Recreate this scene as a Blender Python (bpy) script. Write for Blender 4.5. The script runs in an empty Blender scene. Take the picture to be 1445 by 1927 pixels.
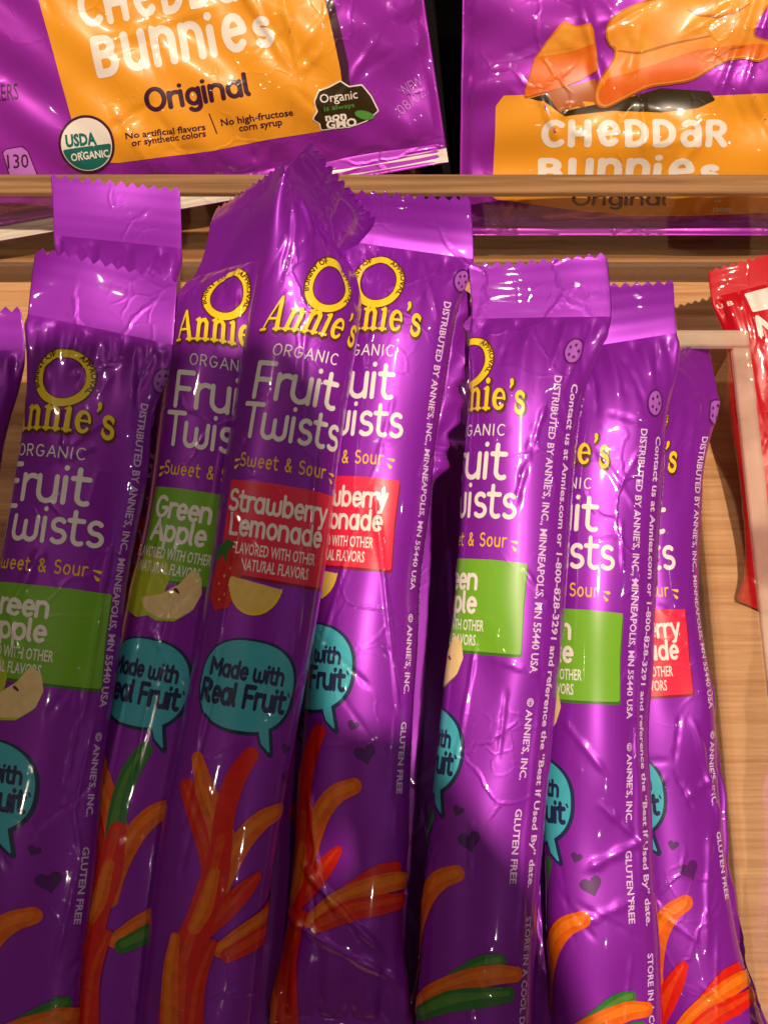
import bpy, bmesh, math, random
import numpy as np
from mathutils import Vector

# ------------------------------------------------------------------ camera
SCN = bpy.context.scene
PITCH = math.radians(70.0)
HC = 0.38                                   # camera height over the table (m)
FPX = 2326.0                                # focal length in pixels of the 1445x1927 photo
CAM = np.array([0.0, 0.0, HC])
CR = np.array([1.0, 0.0, 0.0])
CU = np.array([0.0, math.sin(PITCH), math.cos(PITCH)])
CF = np.array([0.0, math.cos(PITCH), -math.sin(PITCH)])
cam_d = bpy.data.cameras.new('camera')
cam = bpy.data.objects.new('camera', cam_d)
SCN.collection.objects.link(cam)
cam.location = CAM
cam.rotation_euler = (math.radians(90) - PITCH, 0, 0)
cam_d.sensor_fit = 'VERTICAL'
cam_d.sensor_height = 24.0
cam_d.lens = FPX / 1927.0 * 24.0
cam_d.clip_start = 0.005
cam_d.clip_end = 50.0
SCN.camera = cam

# ------------------------------------------------------------------ light
W = bpy.data.worlds.new("World")
SCN.world = W
W.use_nodes = True
W.node_tree.nodes['Background'].inputs['Color'].default_value = (1.0, 0.80, 0.66, 1)
W.node_tree.nodes['Background'].inputs['Strength'].default_value = 0.05


def camrel(r, u, f):
    return CAM + r * CR + u * CU + f * CF


def lamp(name, rel, target, power, color, size, spot=None):
    ld = bpy.data.lights.new(name, 'SPOT' if spot else 'AREA')
    ld.energy = power
    ld.color = color
    if spot:
        ld.shadow_soft_size = size
        ld.spot_size = math.radians(spot)
        ld.spot_blend = 0.9
    else:
        ld.shape = 'DISK'
        ld.size = size
    o = bpy.data.objects.new(name, ld)
    SCN.collection.objects.link(o)
    p = Vector(camrel(*rel))
    o.location = p
    o.rotation_euler = (Vector(camrel(*target)) - p).to_track_quat('-Z', 'Y').to_euler()
    return o


KEY = (0.20, 0.31, -1.27)
WARM = (1.0, 0.79, 0.60)
lamp('track_lamp_key', KEY, (0.02, 0.02, 0.35), 124.0, WARM, 0.015, spot=40)
lamp('track_lamp_west', (-0.80, 0.55, -1.0), (-0.03, 0.10, 0.33), 8.0, (1.0, 0.76, 0.60), 0.012, spot=24)
lamp('track_lamp_south', (-0.30, -1.0, -1.1), (0, 0.0, 0.33), 1.0, (1.0, 0.82, 0.68), 0.02, spot=50)
lamp('track_lamp_north', (0.25, 1.1, -0.95), (-0.02, 0.12, 0.35), 10.5, (1.0, 0.78, 0.60), 0.02, spot=23)
lamp('track_lamp_east', (1.0, 0.1, -0.8), (0, 0, 0.33), 1.8, (0.92, 0.90, 1.0), 0.02, spot=50)

for k_, rel in enumerate(((-0.55, -0.05, -1.2), (0.55, -0.35, -1.0), (-0.15, 0.75, -1.3), (0.75, 0.55, -0.8))):
    lamp('glint_lamp', rel, (0.0, 0.03, 0.33), 1.5, (1.0, 0.86, 0.72), 0.004, spot=26)  # extra tiny lamps added for thin glints along the film creases

SCN.view_settings.view_transform = 'Standard'
SCN.view_settings.look = 'None'
SCN.view_settings.gamma = 1.0
SCN.view_settings.exposure = 0.0
SCN.view_settings.use_curve_mapping = False
SCN.render.engine = 'CYCLES'
SCN.cycles.max_bounces = 14
SCN.cycles.transmission_bounces = 12
SCN.cycles.transparent_max_bounces = 12
SCN.cycles.caustics_refractive = True
SCN.cycles.sample_clamp_indirect = 3.0
SCN.cycles.blur_glossy = 0.5
SCN.cycles.use_denoising = True

RNG = np.random.default_rng(11)
SC = 0.318 / FPX * 7.6                      # one sheet unit (about a millimetre) in metres


def P(px, py, d):
    return CAM + d * (CF + (px - 722.5) / FPX * CR + (963.5 - py) / FPX * CU)


def project(p):
    q = np.asarray(p) - CAM
    f = q @ CF
    return 722.5 + (q @ CR) / f * FPX, 963.5 - (q @ CU) / f * FPX


# ------------------------------------------------------------------ materials
MATS = {}


def nodes_of(m):
    m.use_nodes = True
    return m.node_tree.nodes, m.node_tree.links, m.node_tree.nodes['Principled BSDF']


def film_mat(name, col, rough=0.34, coat=1.0, crinkle=1.0, metal=0.0, grain=0.0):
    """printed glossy packaging film: colour, fine crinkle bump, clear gloss layer"""
    if name in MATS:
        return MATS[name]
    m = bpy.data.materials.new(name)
    n, l, b = nodes_of(m)
    b.inputs['Base Color'].default_value = (*col, 1)
    b.inputs['Roughness'].default_value = rough
    b.inputs['Metallic'].default_value = metal
    b.inputs['Specular IOR Level'].default_value = 0.3
    b.inputs['Coat Weight'].default_value = coat
    b.inputs['Coat Roughness'].default_value = 0.045
    geo = n.new('ShaderNodeNewGeometry')
    nz = n.new('ShaderNodeTexNoise')
    nz.inputs['Scale'].default_value = 55
    nz.inputs['Detail'].default_value = 4
    l.new(geo.outputs['Position'], nz.inputs['Vector'])
    warp = n.new('ShaderNodeVectorMath')
    warp.operation = 'MULTIPLY_ADD'
    warp.inputs[1].default_value = (0.012, 0.012, 0.012)
    l.new(nz.outputs['Color'], warp.inputs[0])
    l.new(geo.outputs['Position'], warp.inputs[2])
    vo = n.new('ShaderNodeTexVoronoi')
    vo.feature = 'DISTANCE_TO_EDGE'
    vo.inputs['Scale'].default_value = 58
    l.new(warp.outputs['Vector'], vo.inputs['Vector'])
    rp = n.new('ShaderNodeMapRange')
    rp.inputs['From Min'].default_value = 0.0
    rp.inputs['From Max'].default_value = 0.05
    rp.inputs['To Min'].default_value = 1.0
    rp.inputs['To Max'].default_value = 0.0
    l.new(vo.outputs['Distance'], rp.inputs['Value'])
    msk = n.new('ShaderNodeTexNoise')
    msk.inputs['Scale'].default_value = 26
    l.new(geo.outputs['Position'], msk.inputs['Vector'])
    mr = n.new('ShaderNodeMapRange')
    mr.inputs['From Min'].default_value = 0.50
    mr.inputs['From Max'].default_value = 0.66
    l.new(msk.outputs['Fac'], mr.inputs['Value'])
    mul = n.new('ShaderNodeMath')
    mul.operation = 'MULTIPLY'
    l.new(rp.outputs['Result'], mul.inputs[0])
    l.new(mr.outputs['Result'], mul.inputs[1])
    vo2 = n.new('ShaderNodeTexVoronoi')
    vo2.feature = 'DISTANCE_TO_EDGE'
    vo2.inputs['Scale'].default_value = 150
    l.new(warp.outputs['Vector'], vo2.inputs['Vector'])
    rp2 = n.new('ShaderNodeMapRange')
    rp2.inputs['From Max'].default_value = 0.09
    rp2.inputs['To Min'].default_value = 0.28
    rp2.inputs['To Max'].default_value = 0.0
    l.new(vo2.outputs['Distance'], rp2.inputs['Value'])
    msk2 = n.new('ShaderNodeTexNoise')
    msk2.inputs['Scale'].default_value = 44
    l.new(geo.outputs['Position'], msk2.inputs['Vector'])
    mr2 = n.new('ShaderNodeMapRange')
    mr2.inputs['From Min'].default_value = 0.56
    mr2.inputs['From Max'].default_value = 0.68
    l.new(msk2.outputs['Fac'], mr2.inputs['Value'])
    mul2 = n.new('ShaderNodeMath')
    mul2.operation = 'MULTIPLY_ADD'
    l.new(rp2.outputs['Result'], mul2.inputs[0])
    l.new(mr2.outputs['Result'], mul2.inputs[1])
    l.new(mul.outputs['Value'], mul2.inputs[2])
    nf = n.new('ShaderNodeTexNoise')
    nf.inputs['Scale'].default_value = 240
    nf.inputs['Detail'].default_value = 3
    l.new(geo.outputs['Position'], nf.inputs['Vector'])
    ad = n.new('ShaderNodeMath')
    ad.operation = 'MULTIPLY_ADD'
    ad.inputs[1].default_value = 0.05
    l.new(nf.outputs['Fac'], ad.inputs[0])
    l.new(mul2.outputs['Value'], ad.inputs[2])
    bp = n.new('ShaderNodeBump')
    bp.inputs['Strength'].default_value = 0.25 * crinkle
    bp.inputs['Distance'].default_value = 0.0005
    l.new(ad.outputs['Value'], bp.inputs['Height'])
    l.new(bp.outputs['Normal'], b.inputs['Normal'])
    l.new(bp.outputs['Normal'], b.inputs['Coat Normal'])
    if grain:
        g = n.new('ShaderNodeTexNoise')
        g.inputs['Scale'].default_value = 420
        g.inputs['Detail'].default_value = 3
        l.new(geo.outputs['Position'], g.inputs['Vector'])
        cr = n.new('ShaderNodeMix')
        cr.data_type = 'RGBA'
        cr.inputs['A'].default_value = (*[c * (1 - grain) for c in col], 1)
        cr.inputs['B'].default_value = (*[min(1, c * (1 + grain)) for c in col], 1)
        l.new(g.outputs['Fac'], cr.inputs['Factor'])
        l.new(cr.outputs['Result'], b.inputs['Base Color'])
    MATS[name] = m
    return m


PURPLE = film_mat('purple_film', (0.272, 0.016, 0.435), rough=0.38, metal=0.30)
PUR_IN = film_mat('purple_emblem', (0.20, 0.020, 0.33))
YELLOW = film_mat('yellow_print', (0.86, 0.62, 0.02))
BROWN = film_mat('brown_print', (0.10, 0.022, 0.02))
WHITE = film_mat('white_print', (0.84, 0.80, 0.74))
SIDEW = film_mat('side_text_print', (0.72, 0.52, 0.80))
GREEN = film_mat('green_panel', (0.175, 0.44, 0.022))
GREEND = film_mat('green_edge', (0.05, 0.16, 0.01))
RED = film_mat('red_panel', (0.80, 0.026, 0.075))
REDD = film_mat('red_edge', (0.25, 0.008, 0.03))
TEAL = film_mat('teal_bubble', (0.06, 0.44, 0.54))
NAVY = film_mat('navy_print', (0.018, 0.024, 0.085))
HEART = film_mat('heart_print', (0.085, 0.007, 0.14))
ORANGE = film_mat('orange_candy', (0.80, 0.12, 0.003), grain=0.4)
ORANGE2 = film_mat('light_orange_candy', (0.82, 0.19, 0.008), grain=0.25)
REDO = film_mat('red_orange_candy', (0.74, 0.05, 0.005), grain=0.4)
REDC = film_mat('red_candy', (0.68, 0.012, 0.006), grain=0.25)
GREENC = film_mat('green_candy', (0.03, 0.17, 0.03), grain=0.25)
GREENL = film_mat('light_green_candy', (0.08, 0.25, 0.03), grain=0.25)
APPLE = film_mat('apple_print', (0.42, 0.52, 0.02), grain=0.2)
CREAM = film_mat('fruit_flesh', (0.80, 0.60, 0.27), grain=0.15)
LEMON = film_mat('lemon_print', (0.82, 0.55, 0.12), grain=0.15)
STRAW = film_mat('strawberry_print', (0.62, 0.02, 0.02), grain=0.25)
BAGP = film_mat('bag_purple', (0.36, 0.026, 0.46), crinkle=1.5, metal=0.3)
BAGO = film_mat('bag_orange', (0.84, 0.345, 0.022), crinkle=1.5)
BAGDK = film_mat('bag_dark_print', (0.055, 0.012, 0.035), crinkle=1.5)
BAGW = film_mat('bag_white', (0.84, 0.78, 0.70), crinkle=1.5)
BAGGR = film_mat('bag_green', (0.01, 0.14, 0.12), crinkle=1.5)
BAGBK = film_mat('bag_black', (0.035, 0.022, 0.006), coat=0.3, crinkle=1.5)
BADGEG = film_mat('badge_green', (0.08, 0.30, 0.05), crinkle=1.5)
LILAC = film_mat('lilac_print', (0.50, 0.16, 0.62), crinkle=1.5)
CRK1 = film_mat('cracker_amber', (0.82, 0.34, 0.03), crinkle=1.5, grain=0.3)
CRK2 = film_mat('cracker_orange', (0.82, 0.20, 0.016), crinkle=1.5, grain=0.22)
CRK3 = film_mat('cracker_dark', (0.55, 0.14, 0.012), crinkle=1.5, grain=0.25)
REDF = film_mat('red_film', (0.55, 0.004, 0.014))
PINKF = film_mat('pink_red_film', (0.62, 0.015, 0.07))
DKRED = film_mat('dark_red_print', (0.18, 0.0, 0.02))


def glass_mat():
    """clear acrylic sheet: lets light straight through, mirrors at a slant"""
    m = bpy.data.materials.new('clear_acrylic')
    m.use_nodes = True
    n, l = m.node_tree.nodes, m.node_tree.links
    n.remove(n['Principled BSDF'])
    out = n['Material Output']
    tr = n.new('ShaderNodeBsdfTransparent')
    tr.inputs['Color'].default_value = (0.95, 0.935, 0.91, 1)
    gl = n.new('ShaderNodeBsdfGlossy')
    gl.inputs['Roughness'].default_value = 0.04
    fr = n.new('ShaderNodeFresnel')
    fr.inputs['IOR'].default_value = 1.49
    mx = n.new('ShaderNodeMixShader')
    geo = n.new('ShaderNodeNewGeometry')
    inv = n.new('ShaderNodeMath')
    inv.operation = 'SUBTRACT'
    inv.inputs[0].default_value = 1.0
    l.new(geo.outputs['Backfacing'], inv.inputs[1])
    mu = n.new('ShaderNodeMath')
    mu.operation = 'MULTIPLY'
    l.new(fr.outputs['Fac'], mu.inputs[0])
    l.new(inv.outputs['Value'], mu.inputs[1])
    l.new(mu.outputs['Value'], mx.inputs['Fac'])
    l.new(tr.outputs['BSDF'], mx.inputs[1])
    l.new(gl.outputs['BSDF'], mx.inputs[2])
    l.new(mx.outputs['Shader'], out.inputs['Surface'])
    return m


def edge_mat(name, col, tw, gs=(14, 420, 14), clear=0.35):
    """polished sheet edge: the wood seen refracted through it is painted into its colour"""
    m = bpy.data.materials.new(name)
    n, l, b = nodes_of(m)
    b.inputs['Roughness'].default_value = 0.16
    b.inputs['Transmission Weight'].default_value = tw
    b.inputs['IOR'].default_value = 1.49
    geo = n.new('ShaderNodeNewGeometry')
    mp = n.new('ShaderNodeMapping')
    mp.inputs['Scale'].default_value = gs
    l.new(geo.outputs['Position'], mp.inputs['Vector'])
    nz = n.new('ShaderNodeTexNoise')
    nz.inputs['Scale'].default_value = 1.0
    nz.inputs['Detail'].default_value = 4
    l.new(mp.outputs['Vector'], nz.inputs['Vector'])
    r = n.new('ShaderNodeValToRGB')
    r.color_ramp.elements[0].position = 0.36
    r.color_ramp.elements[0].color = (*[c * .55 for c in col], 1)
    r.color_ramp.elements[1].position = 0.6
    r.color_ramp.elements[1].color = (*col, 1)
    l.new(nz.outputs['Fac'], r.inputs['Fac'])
    l.new(r.outputs['Color'], b.inputs['Base Color'])  # refracted wood tone painted in as base colour
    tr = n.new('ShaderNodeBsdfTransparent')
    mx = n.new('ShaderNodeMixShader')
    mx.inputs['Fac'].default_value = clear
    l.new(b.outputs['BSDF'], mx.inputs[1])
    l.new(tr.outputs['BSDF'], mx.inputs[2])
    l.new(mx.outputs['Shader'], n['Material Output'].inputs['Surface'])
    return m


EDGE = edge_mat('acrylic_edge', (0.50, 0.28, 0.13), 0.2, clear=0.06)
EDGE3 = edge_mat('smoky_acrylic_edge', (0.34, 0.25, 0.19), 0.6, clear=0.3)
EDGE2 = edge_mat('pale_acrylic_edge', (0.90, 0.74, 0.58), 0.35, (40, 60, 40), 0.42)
GLASS = glass_mat()


def wood_mat():
    m = bpy.data.materials.new('pine_wood')
    n, l, b = nodes_of(m)
    geo = n.new('ShaderNodeNewGeometry')
    mp = n.new('ShaderNodeMapping')
    mp.inputs['Scale'].default_value = (5, 330, 5)
    l.new(geo.outputs['Position'], mp.inputs['Vector'])
    nz = n.new('ShaderNodeTexNoise')
    nz.inputs['Scale'].default_value = 1.0
    nz.inputs['Detail'].default_value = 6
    nz.inputs['Roughness'].default_value = 0.6
    nz.inputs['Distortion'].default_value = 0.4
    l.new(mp.outputs['Vector'], nz.inputs['Vector'])
    mp2 = n.new('ShaderNodeMapping')
    mp2.inputs['Scale'].default_value = (40, 900, 40)
    l.new(geo.outputs['Position'], mp2.inputs['Vector'])
    nz2 = n.new('ShaderNodeTexNoise')
    nz2.inputs['Scale'].default_value = 1.0
    nz2.inputs['Detail'].default_value = 3
    l.new(mp2.outputs['Vector'], nz2.inputs['Vector'])
    r = n.new('ShaderNodeValToRGB')
    r.color_ramp.elements[0].position = 0.30
    r.color_ramp.elements[0].color = (0.50, 0.24, 0.095, 1)
    r.color_ramp.elements[1].position = 0.66
    r.color_ramp.elements[1].color = (0.68, 0.40, 0.19, 1)
    e = r.color_ramp.elements.new(0.47)
    e.color = (0.61, 0.33, 0.145, 1)
    l.new(nz.outputs['Fac'], r.inputs['Fac'])
    mx = n.new('ShaderNodeMix')
    mx.data_type = 'RGBA'
    mx.blend_type = 'MULTIPLY'
    mx.inputs['Factor'].default_value = 0.8
    l.new(r.outputs['Color'], mx.inputs['A'])
    r2 = n.new('ShaderNodeValToRGB')
    r2.color_ramp.elements[0].position = 0.35
    r2.color_ramp.elements[0].color = (0.78, 0.70, 0.62, 1)
    r2.color_ramp.elements[1].position = 0.6
    r2.color_ramp.elements[1].color = (1, 1, 1, 1)
    l.new(nz2.outputs['Fac'], r2.inputs['Fac'])
    l.new(r2.outputs['Color'], mx.inputs['B'])
    l.new(mx.outputs['Result'], b.inputs['Base Color'])
    b.inputs['Roughness'].default_value = 0.5
    bp = n.new('ShaderNodeBump')
    bp.inputs['Strength'].default_value = 0.25
    bp.inputs['Distance'].default_value = 0.0006
    l.new(nz2.outputs['Fac'], bp.inputs['Height'])
    l.new(bp.outputs['Normal'], b.inputs['Normal'])
    return m


WOOD = wood_mat()
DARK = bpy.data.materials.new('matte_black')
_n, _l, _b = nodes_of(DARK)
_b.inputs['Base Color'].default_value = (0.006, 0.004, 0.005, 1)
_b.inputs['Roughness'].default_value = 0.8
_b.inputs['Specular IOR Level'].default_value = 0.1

# ------------------------------------------------------------------ object helpers


def empty(name, loc, label, cat, group=None):
    o = bpy.data.objects.new(name, None)
    o.empty_display_size = 0.01
    SCN.collection.objects.link(o)
    o.location = loc
    tag(o, label, cat, group)
    return o


def tag(o, label, cat, group=None):
    o['label'] = label
    o['category'] = cat
    if group:
        o['group'] = group


def mesh_obj(name, V, F, mats, parent=None, normals=None, midx=None, smooth=True):
    """V in world metres; the object's origin is put at the parent's location"""
    V = np.asarray(V, float)
    base = np.array(parent.location) if parent else np.zeros(3)
    me = bpy.data.meshes.new(name)
    me.from_pydata((V - base).tolist(), [], F)
    for m in mats:
        me.materials.append(m)
    if midx is not None:
        me.polygons.foreach_set('material_index', np.asarray(midx, np.int32))
    if smooth:
        me.polygons.foreach_set('use_smooth', np.ones(len(me.polygons), bool))
    me.update()
    if normals is not None:
        me.normals_split_custom_set_from_vertices(np.asarray(normals).tolist())
    o = bpy.data.objects.new(name, me)
    SCN.collection.objects.link(o)
    if parent:
        o.parent = parent
    return o


def grid_faces(nt, ns, wrap=False):
    F = []
    m = ns if wrap else ns - 1
    for i in range(nt - 1):
        for j in range(m):
            k = (j + 1) % ns
            F.append((i * ns + j, (i + 1) * ns + j, (i + 1) * ns + k, i * ns + k))
    return F


# ------------------------------------------------------------------ flat artwork: fields -> polygons
def fill(field, box, h):
    """polygons of the area where field(x, y) < 0"""
    x0, y0, x1, y1 = box
    nx = max(2, int(math.ceil((x1 - x0) / h)) + 1)
    ny = max(2, int(math.ceil((y1 - y0) / h)) + 1)
    xs = np.linspace(x0, x1, nx)
    ys = np.linspace(y0, y1, ny)
    X, Y = np.meshgrid(xs, ys)
    f = field(X.ravel(), Y.ravel()).reshape(ny, nx)
    f = np.where(np.abs(f) < 1e-6, 1e-6, f)
    ins = f < 0
    c = ins[:-1, :-1].astype(int) + ins[:-1, 1:] + ins[1:, 1:] + ins[1:, :-1]
    V, F, key = [], [], {}

    def vert(k, x, y):
        if k not in key:
            key[k] = len(V)
            V.append((x, y))
        return key[k]
    for i, j in np.argwhere(c > 0):
        cs = [(i, j), (i, j + 1), (i + 1, j + 1), (i + 1, j)]
        poly = []
        for q in range(4):
            a, b = cs[q], cs[(q + 1) % 4]
            fa, fb = f[a], f[b]
            if fa < 0:
                poly.append(vert((a,), xs[a[1]], ys[a[0]]))
            if (fa < 0) != (fb < 0):
                w = fa / (fa - fb)
                k = (min(a, b), max(a, b))
                poly.append(vert(k, xs[a[1]] + w * (xs[b[1]] - xs[a[1]]), ys[a[0]] + w * (ys[b[0]] - ys[a[0]])))
        if len(poly) > 2:
            F.append(tuple(poly))
    return np.array(V).reshape(-1, 2), F


def seg_field(segs, x, y, dil=0.0):
    """segs: (x0,y0,r0,x1,y1,r1)"""
    out = np.full(x.shape, 1e9)
    for (ax, ay, ra, bx, by, rb) in segs:
        dx, dy = bx - ax, by - ay
        L = dx * dx + dy * dy + 1e-12
        w = np.clip(((x - ax) * dx + (y - ay) * dy) / L, 0, 1)
        dd = np.hypot(x - ax - w * dx, y - ay - w * dy) - (ra + w * (rb - ra)) - dil
        out = np.minimum(out, dd)
    return out


def poly_field(pts, x, y):
    pts = np.asarray(pts, float)
    d = np.full(x.shape, 1e9)
    inside = np.zeros(x.shape, bool)
    n = len(pts)
    for i in range(n):
        ax, ay = pts[i]
        bx, by = pts[(i + 1) % n]
        dx, dy = bx - ax, by - ay
        L = dx * dx + dy * dy + 1e-12
        w = np.clip(((x - ax) * dx + (y - ay) * dy) / L, 0, 1)
        d = np.minimum(d, np.hypot(x - ax - w * dx, y - ay - w * dy))
        if dy != 0:
            cr = ((ay > y) != (by > y)) & (x < (bx - ax) * (y - ay) / (by - ay) + ax)
            inside ^= cr
    return np.where(inside, -d, d)


def polyfill(pts, h, rnd=0.0):
    a = np.asarray(pts, float)
    b = (a[:, 0].min() - h - rnd, a[:, 1].min() - h - rnd, a[:, 0].max() + h + rnd, a[:, 1].max() + h + rnd)
    return fill(lambda x, y: poly_field(a, x, y) - rnd, b, h)


def ellfill(cx, cy, rx, ry, h, inner=None):
    def fn(x, y):
        k = np.hypot((x - cx) / rx, (y - cy) / ry)
        f = (k - 1) * min(rx, ry)
        if inner:
            g = (np.hypot((x - cx) / inner[0], (y - cy) / inner[1]) - 1) * min(inner)
            f = np.maximum(f, -g)
        return f
    return fill(fn, (cx - rx - h, cy - ry - h, cx + rx + h, cy + ry + h), h)


def strokefill(pts, h, dil=0.0):
    """pts: (x, y, radius) along one stroke"""
    segs = [(*pts[i], *pts[i + 1]) for i in range(len(pts) - 1)]
    a = np.asarray(pts, float)
    r = a[:, 2].max() + dil + h
    return fill(lambda x, y: seg_field(segs, x, y, dil),
                (a[:, 0].min() - r, a[:, 1].min() - r, a[:, 0].max() + r, a[:, 1].max() + r), h)


def spline(pts, n=10):
    """Catmull-Rom through points of any dimension"""
    p = np.asarray(pts, float)
    p = np.vstack([2 * p[0] - p[1], p, 2 * p[-1] - p[-2]])
    out = []
    for i in range(1, len(p) - 2):
        for k in range(n):
            u = k / n
            out.append(0.5 * (2 * p[i] + (p[i + 1] - p[i - 1]) * u + (2 * p[i - 1] - 5 * p[i] + 4 * p[i + 1] - p[i + 2]) * u * u
                              + (3 * p[i] - p[i - 1] - 3 * p[i + 1] + p[i + 2]) * u ** 3))
    out.append(p[-2])
    return [tuple(q) for q in out]


# ------------------------------------------------------------------ rounded stroke alphabet (y up)
def arc(cx, cy, rx, ry, a0, a1, n=14):
    return [(cx + rx * math.cos(math.radians(a0 + (a1 - a0) * k / n)), cy + ry * math.sin(math.radians(a0 + (a1 - a0) * k / n)))
            for k in range(n + 1)]


def G_(adv, *polys):
    return adv, polys


GL = {
    'F': G_(.74, [(0, 0), (0, 1), (.55, 1)], [(0, .52), (.46, .52)]),
    'r': G_(.50, [(0, 0), (0, .7)], arc(.27, .40, .27, .29, 180, 65)),
    'u': G_(.76, [(0, .7)] + arc(.26, .27, .26, .27, 180, 360) + [(.52, .7)], [(.52, .7), (.52, 0)]),
    'i': G_(.27, [(0, .7), (0, 0)], [(0, .98), (0, .985)]),
    't': G_(.56, [(.1, .96)] + arc(.29, .19, .19, .19, 180, 300), [(-.06, .7), (.38, .7)]),
    'T': G_(.82, [(0, 1), (.72, 1)], [(.36, 1), (.36, 0)]),
    'w': G_(1.08, [(0, .7)] + arc(.21, .21, .21, .21, 180, 360) + [(.42, .55)], [(.42, .55)] + arc(.63, .21, .21, .21, 180, 360) + [(.84, .7)]),
    's': G_(.60, arc(.22, .53, .19, .17, 40, 270) + arc(.22, .18, .22, .18, 90, -140)),
    'S': G_(.74, arc(.28, .76, .25, .24, 40, 270) + arc(.28, .26, .28, .26, 90, -145)),
    'e': G_(.70, [(.03, .36), (.51, .36)] + arc(.27, .35, .25, .35, 2, 310)),
    'o': G_(.74, arc(.27, .35, .27, .35, 0, 360, 24)),
    '&': G_(.84, [(.64, 0), (.16, .66), (.12, .82), (.22, .97), (.36, .97), (.44, .82), (.34, .62), (.1, .42), (.02, .22), (.12, .04), (.32, 0), (.5, .14), (.6, .42)]),
    'G': G_(.92, arc(.38, .5, .36, .5, 48, 335) + [(.72, .45), (.45, .45)]),
    'n': G_(.76, [(0, 0), (0, .7)], arc(.26, .42, .26, .28, 180, 0) + [(.52, 0)]),
    'A': G_(.92, [(0, 0), (.38, 1), (.76, 0)], [(.14, .34), (.62, .34)]),
    'p': G_(.76, [(0, .7), (0, -.3)], arc(.27, .35, .27, .35, 0, 360, 24)),
    'l': G_(.30, [(0, 1), (0, .12), (.08, 0)]),
    'a': G_(.77, arc(.26, .35, .26, .35, 0, 360, 24), [(.52, .7), (.52, 0)]),
    'b': G_(.76, [(0, 1), (0, 0)], arc(.27, .35, .27, .35, 0, 360, 24)),
    'd': G_(.77, [(.53, 1), (.53, 0)], arc(.26, .35, .26, .35, 0, 360, 24)),
    'g': G_(.76, arc(.26, .35, .26, .35, 0, 360, 24), [(.52, .7)] + arc(.27, -.06, .25, .26, 0, -140)),
    'y': G_(.70, [(0, .7), (.27, .05)], [(.54, .7), (.2, -.26), (.06, -.3)]),
    'L': G_(.68, [(0, 1), (0, 0), (.5, 0)]),
    'm': G_(1.06, [(0, 0), (0, .7)], arc(.2, .47, .2, .23, 180, 0) + [(.4, 0)], arc(.6, .47, .2, .23, 180, 0) + [(.8, 0)]),
    'M': G_(1.04, [(0, 0), (0, 1), (.4, .38), (.8, 1), (.8, 0)]),
    'h': G_(.76, [(0, 1), (0, 0)], arc(.26, .42, .26, .28, 180, 0) + [(.52, 0)]),
    'R': G_(.80, [(0, 0), (0, 1), (.3, 1)] + arc(.3, .74, .26, .26, 90, -90) + [(0, .48)], [(.27, .48), (.58, 0)]),
    'O': G_(.98, arc(.38, .5, .38, .5, 0, 360, 28)),
    'N': G_(.92, [(0, 0), (0, 1), (.64, 0), (.64, 1)]),
    'E': G_(.76, [(.52, 1), (0, 1), (0, 0), (.52, 0)], [(0, .52), (.45, .52)]),
    'W': G_(1.2, [(0, 1), (.24, 0), (.48, .8), (.72, 0), (.96, 1)]),
    'I': G_(.30, [(0, 0), (0, 1)]),
    'C': G_(.86, arc(.38, .5, .37, .5, 50, 310)),
    'H': G_(.90, [(0, 0), (0, 1)], [(.6, 0), (.6, 1)], [(0, .5), (.6, .5)]),
    'D': G_(.90, [(0, 0), (0, 1), (.2, 1)] + arc(.2, .5, .42, .5, 90, -90) + [(0, 0)]),
    'B': G_(.84, [(0, 0), (0, 1), (.26, 1)] + arc(.26, .77, .24, .23, 90, -90) + [(0, .54)], [(.26, .54)] + arc(.28, .27, .28, .27, 90, -90) + [(0, 0)]),
    'U': G_(.86, [(0, 1)] + arc(.3, .3, .3, .3, 180, 360) + [(.6, 1)]),
    ' ': G_(.42),
    # tall forms for the mixed-case cracker lettering
    '1': G_(.92, [(.05, .5), (.62, .54)] + arc(.34, .5, .30, .48, 8, 315)),                   # tall e
    '2': G_(.84, arc(.28, .28, .28, .28, 0, 360, 20), arc(.28, .70, .28, .28, 140, 0) + [(.56, 0)]),  # tall a
    '3': G_(.80, [(0, 0), (0, 1)], arc(.28, .66, .28, .34, 180, 0) + [(.56, 0)]),              # tall n
    '4': G_(.32, [(0, 0), (0, .78)], [(0, 1.14), (0, 1.145)]),                                 # tall i
    '5': G_(.82, [(0, 1)] + arc(.28, .34, .28, .34, 180, 360) + [(.56, 1)], [(.56, 1), (.56, 0)]),
}
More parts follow.
